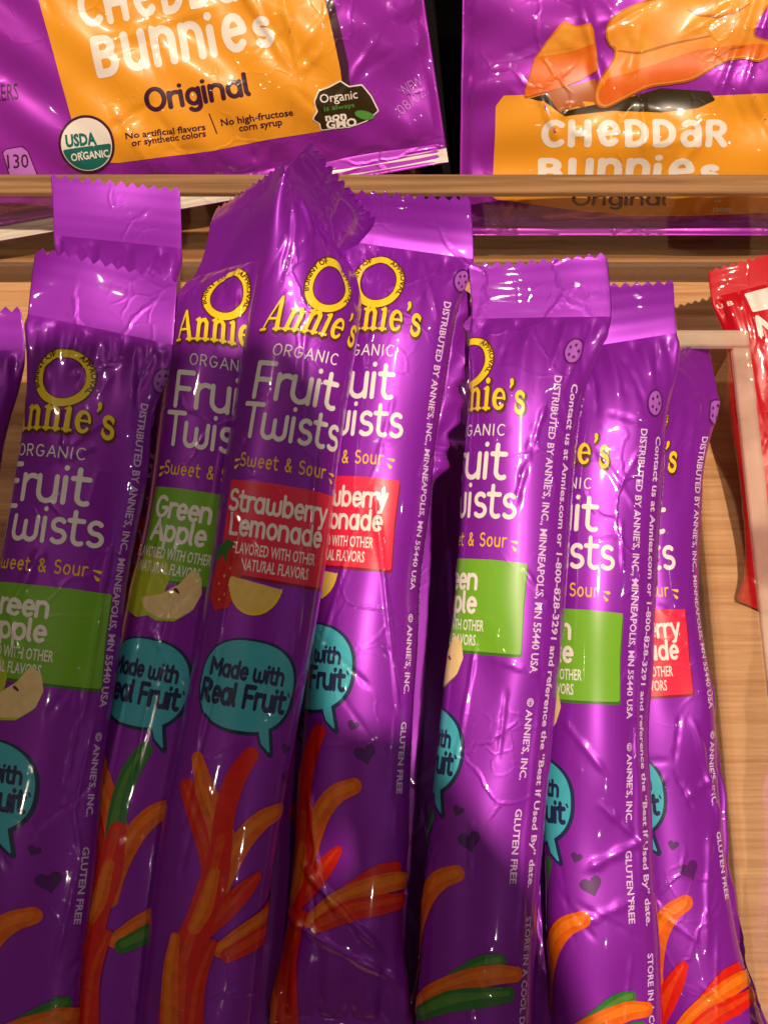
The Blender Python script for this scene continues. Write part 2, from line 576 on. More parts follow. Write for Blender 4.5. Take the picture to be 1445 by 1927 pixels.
SERIF = {   # (adv, strokes of (x, y, r)) bold slab-serif letters
    'A': (.98, [[(.10, .03, .035), (.40, .98, .05)], [(.42, .98, .07), (.76, .04, .10)], [(.22, .36, .035), (.6, .36, .035)],
                [(-.02, .03, .04), (.22, .03, .04)], [(.60, .03, .04), (.94, .03, .04)]]),
    'n': (.80, [[(.16, .66, .095), (.16, .03, .095)], [(.02, .66, .04), (.16, .68, .05)], [(0, .03, .04), (.32, .03, .04)],
                [(.18, .50, .04), (.32, .66, .055), (.46, .66, .075), (.56, .54, .095), (.57, .03, .095)], [(.42, .03, .04), (.73, .03, .04)]]),
    'i': (.42, [[(.17, .66, .095), (.17, .03, .095)], [(.03, .66, .04), (.17, .68, .05)], [(0, .03, .04), (.34, .03, .04)], [(.17, .93, .10), (.18, .93, .10)]]),
    'e': (.70, [[(x, y, .055 + .045 * max(0, -math.cos(math.radians(a)))) for (x, y), a in
                 zip(arc(.32, .35, .24, .30, 5, 320, 20), np.linspace(5, 320, 21))], [(.14, .37, .035), (.54, .39, .035)]]),
    "'": (.26, [[(.10, .98, .09), (.12, .90, .07), (.05, .76, .03)]]),
    's': (.58, [[(x, y, .075) for x, y in arc(.25, .52, .17, .14, 35, 270) + arc(.25, .20, .19, .17, 90, -150)],
                [(.41, .62, .05), (.42, .5, .025)], [(.06, .16, .05), (.05, .28, .025)]]),
}
GCACHE = {}


def glyph(ch, r, res, dil=0.0, serif=False):
    k = (ch, round(r, 4), round(res, 4), round(dil, 4), serif)
    if k not in GCACHE:
        segs = []
        if serif:
            for st in SERIF[ch][1]:
                segs += [(*st[i], *st[i + 1]) for i in range(len(st) - 1)]
        else:
            for st in GL[ch][1]:
                segs += [(*st[i], r, *st[i + 1], r) for i in range(len(st) - 1)]
        if not segs:
            GCACHE[k] = (np.zeros((0, 2)), [])
        else:
            s = np.array(segs)
            m = max(r, s[:, 2].max()) + dil + res
            bx = (min(s[:, 0].min(), s[:, 3].min()) - m, min(s[:, 1].min(), s[:, 4].min()) - m,
                  max(s[:, 0].max(), s[:, 3].max()) + m, max(s[:, 1].max(), s[:, 4].max()) + m)
            GCACHE[k] = fill(lambda x, y: seg_field(segs, x, y, dil), bx, res)
    return GCACHE[k]


def merge(parts):
    V, F, o = [], [], 0
    for v, f in parts:
        V.append(v)
        F += [tuple(i + o for i in q) for q in f]
        o += len(v)
    return (np.vstack(V) if V else np.zeros((0, 2))), F


def word(txt, x0, y0, width=None, size=1.0, r=.08, res=.06, dil=0.0, serif=False, center=None, arch=0.0, rot=0.0, track=0.0, dx=0.0, dy=0.0, slant=0.0, xs=1.0):
    """text in sheet coordinates (y down): baseline at y0, cap height = size; optional fit to width"""
    tab = SERIF if serif else GL
    adv = sum(tab[c][0] + track for c in txt) - (tab[txt[-1]][0] * 0.22 + track)
    sx = size * xs if width is None else width / adv
    tot = adv * sx
    if center is not None:
        x0 = center - tot / 2
    out, pen = [], 0.0
    ca, sa = math.cos(math.radians(rot)), math.sin(math.radians(rot))
    for c in txt:
        v, f = glyph(c, r, res, dil, serif)
        if len(v):
            x = (v[:, 0] + slant * v[:, 1] + pen) * sx
            y = -v[:, 1] * size
            u = (x / tot - 0.5) * 2
            y = y - arch * (1 - u * u)
            out.append((np.stack([x0 + dx + x * ca - y * sa, y0 + dy + x * sa + y * ca], 1), f))
        pen += tab[c][0] + track
    return merge(out)


TCACHE = {}


def font_text(body, bold=0.0):
    """plain sans text as flat polygons, y up, height of a capital about 1"""
    if (body, bold) in TCACHE:
        return TCACHE[(body, bold)]
    cu = bpy.data.curves.new('tmp_text', 'FONT')
    cu.body = body
    cu.size = 1.38
    cu.resolution_u = 2
    cu.offset = bold
    cu.fill_mode = 'FRONT'
    o = bpy.data.objects.new('tmp_text', cu)
    SCN.collection.objects.link(o)
    dg = bpy.context.evaluated_depsgraph_get()
    me = o.evaluated_get(dg).to_mesh()
    V = np.array([v.co[:2] for v in me.vertices]).reshape(-1, 2)
    F = [tuple(p.vertices) for p in me.polygons]
    o.evaluated_get(dg).to_mesh_clear()
    bpy.data.objects.remove(o)
    bpy.data.curves.remove(cu)
    TCACHE[(body, bold)] = (V, F)
    return V, F


def sans(body, x0, y0, h, width=None, center=None, bold=0.02, rot=0.0, xs=1.0, arch=0.0):
    V, F = font_text(body, bold)
    x = V[:, 0] - V[:, 0].min()
    w = x.max()
    sx = h * xs if width is None else width / w
    if center is not None:
        x0 = center - w * sx / 2
    x, y = x * sx, -V[:, 1] * h
    ca, sa = math.cos(math.radians(rot)), math.sin(math.radians(rot))
    return np.stack([x0 + x * ca - y * sa, y0 + x * sa + y * ca], 1), [q[::-1] for q in F]


def ring_text(body, cx, cy, rad, a_mid, h, span, flip=False):
    """letters bent round a circle; a_mid/span in degrees, measured clockwise from the top"""
    V, F = font_text(body, 0.04)
    x = V[:, 0] - V[:, 0].min()
    x = x / x.max() - 0.5
    a = np.radians(a_mid + x * span)
    rr = rad - h / 2 + V[:, 1] * h
    return np.stack([cx + rr * np.sin(a), cy - rr * np.cos(a)], 1), [q[::-1] for q in F]


# ------------------------------------------------------------------ surfaces that carry artwork
class Surf:
    def __init__(self, s, t, Pg):
        self.s, self.t, self.P = s, t, Pg
        ds = np.gradient(Pg, axis=1)
        dt = np.gradient(Pg, axis=0)
        n = np.cross(dt, ds)
        self.N = n / (np.linalg.norm(n, axis=2, keepdims=True) + 1e-12)

    def ev(self, s, t, off=0.0):
        fs = np.clip((np.asarray(s) - self.s[0]) / (self.s[1] - self.s[0]), 0, len(self.s) - 1.0001)
        ft = np.clip(np.interp(t, self.t, np.arange(len(self.t))), 0, len(self.t) - 1.0001)
        j, i = fs.astype(int), ft.astype(int)
        a, b = (fs - j)[:, None], (ft - i)[:, None]

        def bl(A):
            return (A[i, j] * (1 - a) + A[i, j + 1] * a) * (1 - b) + (A[i + 1, j] * (1 - a) + A[i + 1, j + 1] * a) * b
        n = bl(self.N)
        n /= np.linalg.norm(n, axis=1, keepdims=True) + 1e-12
        return bl(self.P) + n * off, n


LAYER = 0.075e-3


def decal(name, surf, pieces, parent, shift=(0, 0), base=1):
    """pieces: (V, F, material, layer) in sheet coordinates -> one mesh part lying on the film"""
    mats, V, N, F, mi, o = [], [], [], [], [], 0
    for (v, f, m, lay) in pieces:
        if len(v) == 0:
            continue
        if m not in mats:
            mats.append(m)
        k = mats.index(m)
        f = [q[::-1] if sum(v[q[i - 1], 0] * v[q[i], 1] - v[q[i], 0] * v[q[i - 1], 1] for i in range(len(q))) > 0 else q for q in f]
        ds = 0.0
        if getattr(surf, 'tw', None):        # the film is slightly twisted round its filling: each print sits a little further round
            ds = float(np.mean(surf.tw[1])) if v[:, 0].min() > 18 else float(np.interp(v[:, 1].mean(), surf.tw[0], surf.tw[1]))
        ds = ds + v[:, 0] * (getattr(surf, 'ax', 1.0) - 1) * (np.abs(v[:, 0]) < 17)
        p, n = surf.ev(v[:, 0] + shift[0] + ds, v[:, 1] + shift[1], LAYER * (lay + base))
        V.append(p)
        N.append(n)
        F += [tuple(i + o for i in q) for q in f]
        mi += [k] * len(f)
        o += len(v)
    return mesh_obj(name, np.vstack(V), F, mats, parent, normals=np.vstack(N), midx=mi)


# ------------------------------------------------------------------ stick artwork (sheet units, s right, t down from the top crease)
def art_common():
    A = {}
    em = []
    em.append((*ellfill(0, 9.1, 6.9, 7.5, .3, inner=(4.35, 4.9)), BROWN, 0))
    em.append((*ellfill(0, 9.1, 6.5, 7.1, .3, inner=(4.65, 5.2)), YELLOW, 1))
    em.append((*ring_text("BUNNY OF", 0, 9.1, 6.3, -72, 1.25, 96), BROWN, 2))
    em.append((*ring_text("APPROVAL", 0, 9.1, 6.3, 72, 1.25, 100), BROWN, 2))
    A['emblem'] = em
    kw = dict(width=24.5, track=.05, size=8.0, serif=True, arch=1.1, center=0, res=.022)
    A['brand_lettering'] = [
        (*word("Annie's", 0, 23.0, dil=.055, dx=.25, dy=.35, **kw), BROWN, 0),
        (*word("Annie's", 0, 23.0, **kw), YELLOW, 1)]
    A['title_lettering'] = [
        (*word("ORGANIC", 0, 28.6, width=16, size=2.7, r=.06, res=.045, center=0.5, track=.12), WHITE, 1),
        (*word("Fruit", 0, 39.3, width=20.6, size=8.5, r=.074, res=.03, center=0), WHITE, 1),
        (*word("Twists", 0, 49.0, width=25.0, size=7.9, r=.074, res=.03, center=0.5), WHITE, 1),
        (*word("Sweet & Sour", 0, 56.4, width=21.5, size=3.1, r=.075, res=.045, center=-0.3, track=.12), film_mat('gold_print', (0.86, 0.50, 0.02)), 1)]
    dr = []
    for (x, y, a) in ((11.6, 54.9, 20), (11.9, 56.2, 60)):
        ca, sa = math.cos(math.radians(a)), math.sin(math.radians(a))
        dr.append((*strokefill([(x, y, .12), (x + 1.5 * ca, y + .9 * sa, .42)], .12), YELLOW, 1))
        dr.append((*strokefill([(-x + .4, y, .12), (-x - .9 * ca, y + .9 * sa, .42)], .12), YELLOW, 1))
    A['title_lettering'] += dr
    bub = [(-5.5 + 11.6 * math.copysign(abs(math.cos(a)) ** .8, math.cos(a)), 108.3 + 10.6 * math.copysign(abs(math.sin(a)) ** .86, math.sin(a)))
           for a in np.linspace(0, 2 * math.pi, 48, endpoint=False)]
    tail = [(-1.1, 117.0), (1.5, 116.8), (3.1, 123.2), (.5, 121.0)]
    bx = (-19, 96, 9, 125)

    def bubf(off, dx=0, dy=0):
        return lambda x, y: np.minimum(poly_field(bub, x - dx, y - dy), poly_field(tail, x - dx, y - dy)) - off
    A['speech_bubble'] = [
        (*fill(bubf(.75, .25, .15), bx, .3), NAVY, 0), (*fill(bubf(0), bx, .3), TEAL, 1),
        (*word("Made with", 0, 106.8, width=17.6, size=3.7, r=.125, res=.045, center=-5.7), NAVY, 2),
        (*word("Real Fruit", 0, 113.2, width=20.6, size=4.8, r=.125, res=.04, center=-5.7), NAVY, 2),
        (*strokefill([(5.0, 108.6, .22), (5.3, 109.3, .22)], .12), NAVY, 2)]

    def heart(cx, cy, k, rot):
        pts = []
        for a in np.linspace(0, 2 * math.pi, 40, endpoint=False):
            x = 16 * math.sin(a) ** 3
            y = -(13 * math.cos(a) - 5 * math.cos(2 * a) - 2 * math.cos(3 * a) - math.cos(4 * a))
            c, s = math.cos(rot), math.sin(rot)
            pts.append((cx + k * (x * c - y * s) / 16, cy + k * (x * s + y * c) / 16))
        return polyfill(pts, .28)
    A['heart_print'] = [(*heart(7.4, 121.6, 1.5, .3), HEART, 0)]
    A['heart_print '] = [(*heart(11.0, 128.4, 2.8, -.3), HEART, 0)]

    def line(txt, s, t0, t1, h, b=.028):
        V, F = font_text(txt, b)
        x = V[:, 0] - V[:, 0].min()
        return np.stack([s + (V[:, 1] - .36) * h, t0 + x / x.max() * (t1 - t0)], 1), [q[::-1] for q in F]
    A['address_lettering'] = [
        (*line("DISTRIBUTED BY ANNIE'S, INC., MINNEAPOLIS, MN 55440 USA", 20.6, 12.5, 87, 1.95), SIDEW, 1),
        (*line("\u00a9 ANNIE'S, INC.", 20.6, 93, 113, 1.75), SIDEW, 1),
        (*line("GLUTEN FREE", 20.6, 120, 138, 1.75), SIDEW, 1),
        ]
    A['contact_lettering'] = [
        (*line("Contact us at Annies.com or 1-800-828-3291 and reference the \u201cBest If Used By\u201d date.", 25.6, 14, 139, 1.9), SIDEW, 1),
        (*line("STORE IN A COOL DRY PLACE", 25.6, 146, 184, 1.75), SIDEW, 1),
        ]
    A['feedback_lettering'] = [
        (*line("We love your feedback!", 30.2, 16, 52, 1.7), SIDEW, 1)]
    # small ripe-seed roundel printed on the shoulder of the side
    rd = [(*ellfill(23.8, 5.6, 2.7, 3.6, .25, inner=(2.2, 3.1)), HEART, 1), (*ellfill(23.8, 5.6, 2.2, 3.1, .3), SIDEW if False else film_mat('mauve_print', (0.38, 0.10, 0.52)), 1)]
    for a in range(5):
        rd.append((*ellfill(23.8 + 1.2 * math.cos(a * 1.26), 5.6 + 1.7 * math.sin(a * 1.26), .34, .46, .14), HEART, 2))
    A['roundel_print'] = rd
    return A


def strand(pts, w, m, lay, hi=None):
    w = w * 1.2
    q = spline([(x, y, w * k) for (x, y, k) in pts], 8)
    out = [(*strokefill(q, .3), m, lay)]
    if hi:
        a, b = q[0], q[-1]
        sg = -1 if abs(b[1] - a[1]) > abs(b[0] - a[0]) else 0
        for fx, fr in ((.2, .5),):
            q2 = spline([(x + sg * fx * w * k, y - (1 + sg) * fx * w * k, max(.12, w * k * fr * (.75 + .25 * math.sin(i * 2.1 + x)))) for i, (x, y, k) in enumerate(pts)], 8)
            out.append((*strokefill(q2, .24), hi, lay + .4))
    return out


def art_flavor(kind):
    A = {}
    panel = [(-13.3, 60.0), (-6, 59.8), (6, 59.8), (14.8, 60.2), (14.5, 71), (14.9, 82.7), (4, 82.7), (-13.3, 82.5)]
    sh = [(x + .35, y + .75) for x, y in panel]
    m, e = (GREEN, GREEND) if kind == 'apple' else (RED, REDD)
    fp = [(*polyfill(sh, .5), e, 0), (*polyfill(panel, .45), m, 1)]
    if kind == 'apple':
        fp += [(*word("Green", 0, 67.2, width=14.6, size=4.9, r=.1, res=.035, center=-4.4), WHITE, 2),
               (*word("Apple", 0, 73.0, width=14.2, size=4.9, r=.1, res=.035, center=-4.6), WHITE, 2)]
    else:
        fp += [(*word("Strawberry", 0, 67.2, width=24.6, size=4.7, r=.095, res=.038, center=0), WHITE, 2),
               (*word("Lemonade", 0, 73.0, width=22.8, size=4.7, r=.095, res=.038, center=0), WHITE, 2)]
    cx = -5.2 if kind == 'apple' else -.6
    fp += [(*sans("FLAVORED WITH OTHER", 0, 77.6, 2.8, width=20.4, center=cx), WHITE, 2),
           (*sans("NATURAL FLAVORS", 0, 81.3, 2.8, width=16.4, center=cx), WHITE, 2)]
    A['flavor_panel'] = fp
    if kind == 'apple':
        ap = [(-12.6 + 0, 78.5), (-10.2, 76.2), (-7.6, 76.8), (-5.6, 78.8), (-4.4, 82.6), (-5, 87), (-7.4, 91.6), (-10.4, 92.6), (-13.6, 91.4), (-15.6, 86), (-14.8, 81)]
        wd = [(-10, 88.0), (-5.0, 86.4), (-1.4, 83.4), (1.2, 79.2), (3.4, 81.0), (4.2, 84.6), (3.0, 88.6), (-.2, 91.4), (-4.4, 92.0), (-8.2, 90.6)]
        wd2 = [(x - .5, y + .7) for x, y in wd]
        A['fruit_picture'] = [(*polyfill(ap, .4, .3), APPLE, 1.5), (*strokefill([(-10.4, 77.2, .35), (-9.6, 74.6, .28)], .2), BROWN, 1.7),
                              (*polyfill(wd2, .4, .2), APPLE, 2.2), (*polyfill(wd, .4, .2), CREAM, 2.8),
                              (*strokefill([(-2.0, 84.6, .4), (-1.2, 85.2, .3)], .16), BROWN, 3.3)]
        c1, c2, c3 = (GREENC, GREENL), (ORANGE, ORANGE2), (REDC, ORANGE)
    else:
        st = [(-9.6, 76.5), (-7.4, 77.6), (-6.0, 80.6), (-6.2, 85.6), (-8.0, 90.6), (-11.0, 91.6), (-13.2, 88.6), (-13.0, 82), (-12.0, 78)]
        le = [(x, y) for x, y in [(-8.6, 83.2)] + [(-2.6 + 6.2 * math.cos(a), 83.6 + 7.4 * math.sin(a)) for a in np.linspace(math.pi * .97, .05, 14)] + [(3.7, 84.6)]]
        st = [(x - 3.2, y) for x, y in st]
        le = [(x - 3.2, y) for x, y in le]
        fr = [(*polyfill(st, .4, .4), STRAW, 2.2), (*polyfill([(-15.8, 77.4), (-12.8, 74.6), (-10.6, 75.4), (-12.2, 77.2), (-12.6, 80.0), (-13.6, 78.0), (-15.6, 80.2)], .25, .15), GREENC, 2.8)]
        for (x, y) in ((-8.2, 81.4), (-9.9, 83.4), (-11.4, 85.4), (-8.4, 85.4), (-9.6, 87.8), (-11.2, 89.2)):
            fr.append((*ellfill(x - 3.2, y, .22, .34, .12), LEMON, 2.8))
        fr += [(*polyfill([(x + .1, y + .55) for x, y in le], .35, .2), YELLOW, 3.3), (*polyfill(le, .35), LEMON, 3.9)]
        A['fruit_picture'] = fr
        c1, c2, c3 = (REDC, None), (ORANGE, ORANGE2), (REDC, ORANGE)
    cp = []
    # strands fanning up from the twist, the twisted bundle and its loose ends
    cp += strand([(-15, 134, .8), (-10.5, 141, 1), (-6.5, 148, 1.1), (-4, 157, .9)], 2.0, REDC, 0, REDO)
    cp += strand([(-13.6, 127, .6), (-10, 134, 1), (-5.5, 141, 1.15), (-3.0, 149, 1.2), (-3.2, 160, .8)], 2.1, c2[0], 1.0, c2[1])
    cp += strand([(-1.2, 124, .8), (-3.6, 130, 1), (-4.6, 137, 1), (-4.4, 145, 1)], 2.0, c1[0], 2.0, c1[1])
    cp += strand([(8.6, 136.4, .85), (4.4, 138.6, 1), (.8, 143.4, 1.05), (-1.6, 150, 1), (-3.2, 158, .8)], 2.0, c2[0], 3.0, c2[1])
    if kind == 'straw':
        cp += strand([(5.5, 152, .5), (2.4, 156, 1), (-1.6, 161, 1.1), (-4.4, 165, .8)], 1.9, REDC, 3.6, REDO)
    cp += strand([(-3.8, 144, .8), (-4.4, 154, 1.2), (-6.2, 163, 1.2), (-8, 172, 1.6), (-8.5, 182, 1.9), (-7.5, 196, 1.9)], 2.3, REDC, 4.2, REDO)
    cp += strand([(-4.6, 152, .7), (-5.6, 160, 1.0), (-7.4, 165, .8)], 1.6, c2[0], 5.2, c2[1])
    cp += strand([(-11.5, 168, .6), (-11.6, 178, 1.0), (-9.6, 196, 1.1)], 1.7, c2[0], 5.8, ORANGE2)
    cp += strand([(-2.6, 168, .5), (-5.0, 178, .9), (-5.6, 196, 1.2)], 1.6, REDC, 6.4, REDO)
    # bundle reaching in from the right: a dark strand behind, an orange one over it, another below
    k1, k3 = (GREENC, GREENC) if kind == 'apple' else (REDC, REDC)
    cp += strand([(20.0, 156.2, .85), (15.5, 157.4, 1.1), (9, 161.5, .9)], 1.7, k1, 3.4, c1[1])
    cp += strand([(24.5, 159.6, .9), (19, 159.4, 1.15), (12, 161.2, 1.2), (5, 164.6, 1.0), (-1, 169.5, .8)], 1.75, c2[0], 4.6, c2[1])
    cp += strand([(22.5, 164.2, .9), (16.0, 164.8, 1.15), (9, 166.2, 1.15), (1, 170.5, .8)], 1.8, k3, 5.6, GREENL if kind == 'apple' else REDO)
    A['candy_picture'] = cp
    return A


COMMON = art_common()
FLAV = {'apple': art_flavor('apple'), 'straw': art_flavor('straw')}

# ------------------------------------------------------------------ the wrapped sticks
SEAL = 18.0


def ell_per(a, b):
    return math.pi * (3 * (a + b) - math.sqrt((3 * a + b) * (a + 3 * b)))


def solve_a(per, b):
    lo, hi = 0.5, per / 4 + 1
    for _ in range(40):
        mid = (lo + hi) / 2
        if ell_per(mid, b) < per:
            lo = mid
        else:
            hi = mid
    return lo


def sstep(x):
    x = np.clip(x, 0, 1)
    return x * x * (3 - 2 * x)


def stick_surface(rows, sc, b0=8.2, per=71.0, seed=0, creases=(), bottom=None, gather=1.0, unit=None, ncr=30, fill_len=26.0, rough=1.0, ribs=.03):
    """rows: (px, py, depth, ang, roll): first the seal's cut edge, then the crease, then down the body"""
    unit = unit or SC
    rng = np.random.default_rng(seed)
    pos = np.array([P(r[0], r[1], r[2]) for r in rows])
    acc = np.concatenate([[0], np.cumsum(np.linalg.norm(np.diff(pos, axis=0), axis=1))]) / unit
    tk = acc - acc[1]
    tend = tk[-1]
    tt = np.concatenate([np.linspace(tk[0], 0, 25)[:-1], np.linspace(0, tend, max(40, int(tend / 0.8)))])

    def interp(vals):
        v = np.asarray(vals, float)
        out = np.zeros((len(tt),) + v.shape[1:])
        m = np.zeros_like(v)
        m[1:-1] = (v[2:] - v[:-2]) / (tk[2:] - tk[:-2]).reshape((-1,) + (1,) * (v.ndim - 1))
        m[0] = (v[1] - v[0]) / (tk[1] - tk[0])
        m[-1] = (v[-1] - v[-2]) / (tk[-1] - tk[-2])
        i = np.clip(np.searchsorted(tk, tt, 'right') - 1, 0, len(tk) - 2)
        h = (tk[i + 1] - tk[i])
        u = (tt - tk[i]) / h
        sh = (-1,) + (1,) * (v.ndim - 1)
        u_, h_ = u.reshape(sh), h.reshape(sh)
        out = ((2 * u_ ** 3 - 3 * u_ ** 2 + 1) * v[i] + (u_ ** 3 - 2 * u_ ** 2 + u_) * h_ * m[i]
               + (-2 * u_ ** 3 + 3 * u_ ** 2) * v[i + 1] + (u_ ** 3 - u_ ** 2) * h_ * m[i + 1])
        return out
    C = interp(pos)
    ang = np.radians(interp([r[3] for r in rows]))
    roll = np.radians(interp([r[4] for r in rows]))
    T = np.gradient(C, axis=0)
    T /= np.linalg.norm(T, axis=1, keepdims=True)
    B0 = np.cos(ang)[:, None] * CR + np.sin(ang)[:, None] * CU
    B = np.cos(roll)[:, None] * B0 + np.sin(roll)[:, None] * CF
    N = np.cross(T, B)
    N /= np.linalg.norm(N, axis=1, keepdims=True)
    b = 0.30 + (b0 - .30) * np.sin(np.clip(tt / fill_len, 0, 1) * math.pi / 2) ** 0.9
    b[tt <= 0] = 0.30
    if bottom:
        b = np.minimum(b, 0.30 + (b0 - .3) * np.sin(np.clip((bottom - tt) / fill_len, 0, 1) * math.pi / 2) ** 0.9)
    ns = int(round(per / 0.5)) + 1
    s = np.linspace(-per / 2, per / 2, ns) + sc
    th = np.linspace(-math.pi, math.pi, 721)
    X = np.zeros((len(tt), ns))
    Z = np.zeros((len(tt), ns))
    for i in range(len(tt)):
        a = solve_a(per, b[i])
        x, z = a * np.sin(th), b[i] * np.cos(th)
        L = np.concatenate([[0], np.cumsum(np.hypot(np.diff(x), np.diff(z)))])
        L = (L / L[-1] - 0.5) * per
        X[i] = np.interp(s - sc, L, x)
        Z[i] = np.interp(s - sc, L, z)
    Sg, Tg = np.meshgrid(s, tt)
    # wrinkles: gathers below the seal, soft lumps, long creases
    D = np.zeros_like(Sg)
    up = np.clip(Tg, 0, None)
    ph = rng.uniform(0, 6.28, 6)
    g = np.exp(-up / 8.0) * sstep(up / 3.0) * gather
    D += g * (0.75 * np.sin(Sg * 2 * math.pi / 9.5 + ph[0] + .1 * up) + .45 * np.sin(Sg * 2 * math.pi / 4.7 + ph[1] - .12 * up))
    if bottom:
        dn = np.clip(bottom - Tg, 0, None)
        D += np.exp(-dn / 9.0) * sstep(dn / 3.0) * gather * (.8 * np.sin(Sg * 2 * math.pi / 8.3 + ph[2]) + .4 * np.sin(Sg * 2 * math.pi / 4.1 + ph[3]))
    body = sstep(up / 12)
    for k in range(7):
        fs, ft = rng.uniform(-1, 1) * 2 * math.pi / 26, rng.uniform(-1, 1) * 2 * math.pi / 40
        D += body * 0.15 * rough * np.sin(fs * Sg + ft * Tg + rng.uniform(0, 6.28))
    for k in range(12):                      # soft dents where the twists inside leave the film slack
        s0, t0, rd = rng.uniform(-26, 26) + sc, rng.uniform(14, max(20, tend - 20)), rng.uniform(4.5, 9)
        D -= rough * rng.uniform(.25, 1.0) * np.exp(-(((Sg - s0) / rd) ** 2 + ((Tg - t0) / rd / 1.8) ** 2))
    cl = list(creases)
    for k in range(int(ncr * (.4 + .6 * rough))):
        s0, t0 = rng.uniform(-30, 30) + sc, rng.uniform(4, tend - 10)
        a_ = rng.normal(math.pi / 2, .55)
        ln = rng.uniform(6, 24)
        cl.append((s0, t0, s0 + ln * math.cos(a_), t0 + ln * math.sin(a_), rng.choice([-1, 1]) * rng.uniform(.12, .36), rng.uniform(.35, .65)))
    for k in range(7):                       # creases fanning out of the seal
        s0 = rng.uniform(-16, 16) + sc
        cl.append((s0, 1.0, s0 + rng.normal(0, 4), rng.uniform(8, 22), rng.choice([-1, 1]) * rng.uniform(.2, .5) * gather, .6))
    for (s0, t0, s1, t1, hgt, wd) in cl:
        dx, dy = s1 - s0, t1 - t0
        L = dx * dx + dy * dy
        w = ((Sg - s0) * dx + (Tg - t0) * dy) / L
        wc = np.clip(w, 0, 1)
        d = np.hypot(Sg - s0 - wc * dx, Tg - t0 - wc * dy)
        wob = .35 * np.sin(w * 19 + s0) * wd
        D += hgt * np.exp(-((d + wob) / wd) ** 2) * np.clip(np.minimum(wc, 1 - wc) * 6 + .25, 0, 1)
    if bottom:
        D += (Tg > bottom) * .4 * np.sin((Tg - bottom) * 1.9)
    # seal: gentle waviness and a faint fold
    sl = (Tg < 0)
    q_ = np.clip(-Tg / SEAL, 0, 1)
    cu = rng.uniform(-1.6, 1.6, 3)
    seal_d = .7 * np.sin(X * .15 + ph[4]) * q_ + cu[0] * (X / 17) ** 3 * q_ ** 1.5 + cu[1] * .5 * (X / 17) ** 2 * q_ + .6 * cu[2] * np.sin(math.pi * q_) + ribs * np.sin(Tg * 1.6 + ph[5]) * np.clip(-Tg / 3, 0, 1)
    D = D * (~sl)
    Zs = np.where(Z == 0, 1e-6, Z)
    nx, nz = X / (solve_a(per, b0) ** 2), Zs / np.maximum(b[:, None], .6) ** 2
    nl = np.hypot(nx, nz) + 1e-9
    Xf = X + D * nx / nl
    Zf = Z + D * nz / nl + seal_d * sl
    Pg = C[:, None, :] + unit * (Xf[..., None] * B[:, None, :] + Zf[..., None] * N[:, None, :])
    sf = Surf(s, tt, Pg)
    sf.sc, sf.per, sf.X, sf.tend, sf.B, sf.N0, sf.C, sf.unit = sc, per, X, tend, B, N, C, unit
    sf.t0 = tk[0]
    return sf


def add_wrapper(sf, root, mat, tooth=1.6, period=3.0):
    nseal = int(np.searchsorted(sf.t, 0.0))
    Pb = sf.P[nseal:]
    nt, ns = Pb.shape[:2]
    mesh_obj('wrapper_film', Pb.reshape(-1, 3), grid_faces(nt, ns), [mat], root)
    # end seal with its zigzag cut edge
    s = np.linspace(sf.s[0], sf.s[-1], 2 * len(sf.s) - 1)
    L = abs(sf.t0)
    tl = np.concatenate([np.linspace(-L, -L + 3.2, 7), np.linspace(-L + 3.2, 0, 16)[1:]])
    Sg, Tg = np.meshgrid(s, tl)
    X = np.interp(s, sf.s, sf.X[0])
    tri = np.abs(((X / period) % 1.0) - .5) * 2
    drop = tooth * tri[None, :] + .12 * np.sin(X * 1.9)[None, :]
    Tg2 = np.where(Tg < -L + 3.2, -L + 3.2 + (Tg + L - 3.2) * (3.2 - drop) / 3.2, Tg)
    p, n = sf.ev(Sg.ravel(), Tg2.ravel())
    mesh_obj('end_seal', p, grid_faces(len(tl), len(s)), [mat], root)


def make_stick(name, label, kind, rows, sc, shift=0.0, skip=(), fin=None, tw=None, ax=1.0, **kw):
    sf = stick_surface(rows, sc, **kw)
    sf.ax = ax
    sf.tw = ([q[0] for q in tw], [q[1] for q in tw]) if tw else None
    base = P(rows[len(rows) // 2][0], rows[len(rows) // 2][1], rows[len(rows) // 2][2])
    root = empty(name, base, label, 'snack stick', 'purple fruit snack sticks piled in the clear bin')
    add_wrapper(sf, root, PURPLE)
    art = dict(COMMON)
    art.update(FLAV[kind])
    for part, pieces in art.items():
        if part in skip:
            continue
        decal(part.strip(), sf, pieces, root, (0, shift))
    if fin:
        t0, t1, w, thd = fin
        i0, i1 = np.searchsorted(sf.t, t0), np.searchsorted(sf.t, t1)
        V = []
        n = i1 - i0
        for k, i in enumerate(range(i0, i1)):
            u = k / (n - 1)
            j = int(np.argmax(sf.P[i] @ sf.B[i]))
            p = sf.P[i, j] - .4 * sf.unit * sf.B[i]
            e = w * (math.sin(math.pi * min(1, u * 1.0)) ** .5 + .18 * math.sin(u * 23) + .1 * math.sin(u * 57 + 1))
            for q in range(6):
                v = q / 5
                V.append(p + sf.unit * (v * e * sf.B[i] - sf.N0[i] * (thd * v + .35 * math.sin(v * 4 + u * 17) + 1.2)))
        o = mesh_obj('fin_seal', V, grid_faces(n, 6), [PURPLE], root)
        so = o.modifiers.new('thickness', 'SOLIDIFY')
        so.thickness = .00025
    return sf


def drow(pts, d0, sl=1.2e-5):
    """centre-line rows from (px, py, ang, roll[, extra depth])"""
    out = []
    for p in pts:
        px, py, an, ro = p[:4]
        ex = p[4] if len(p) > 4 else 0.0
        out.append((px, py, d0 + (963 - py) * sl + ex, an, ro))
    return out


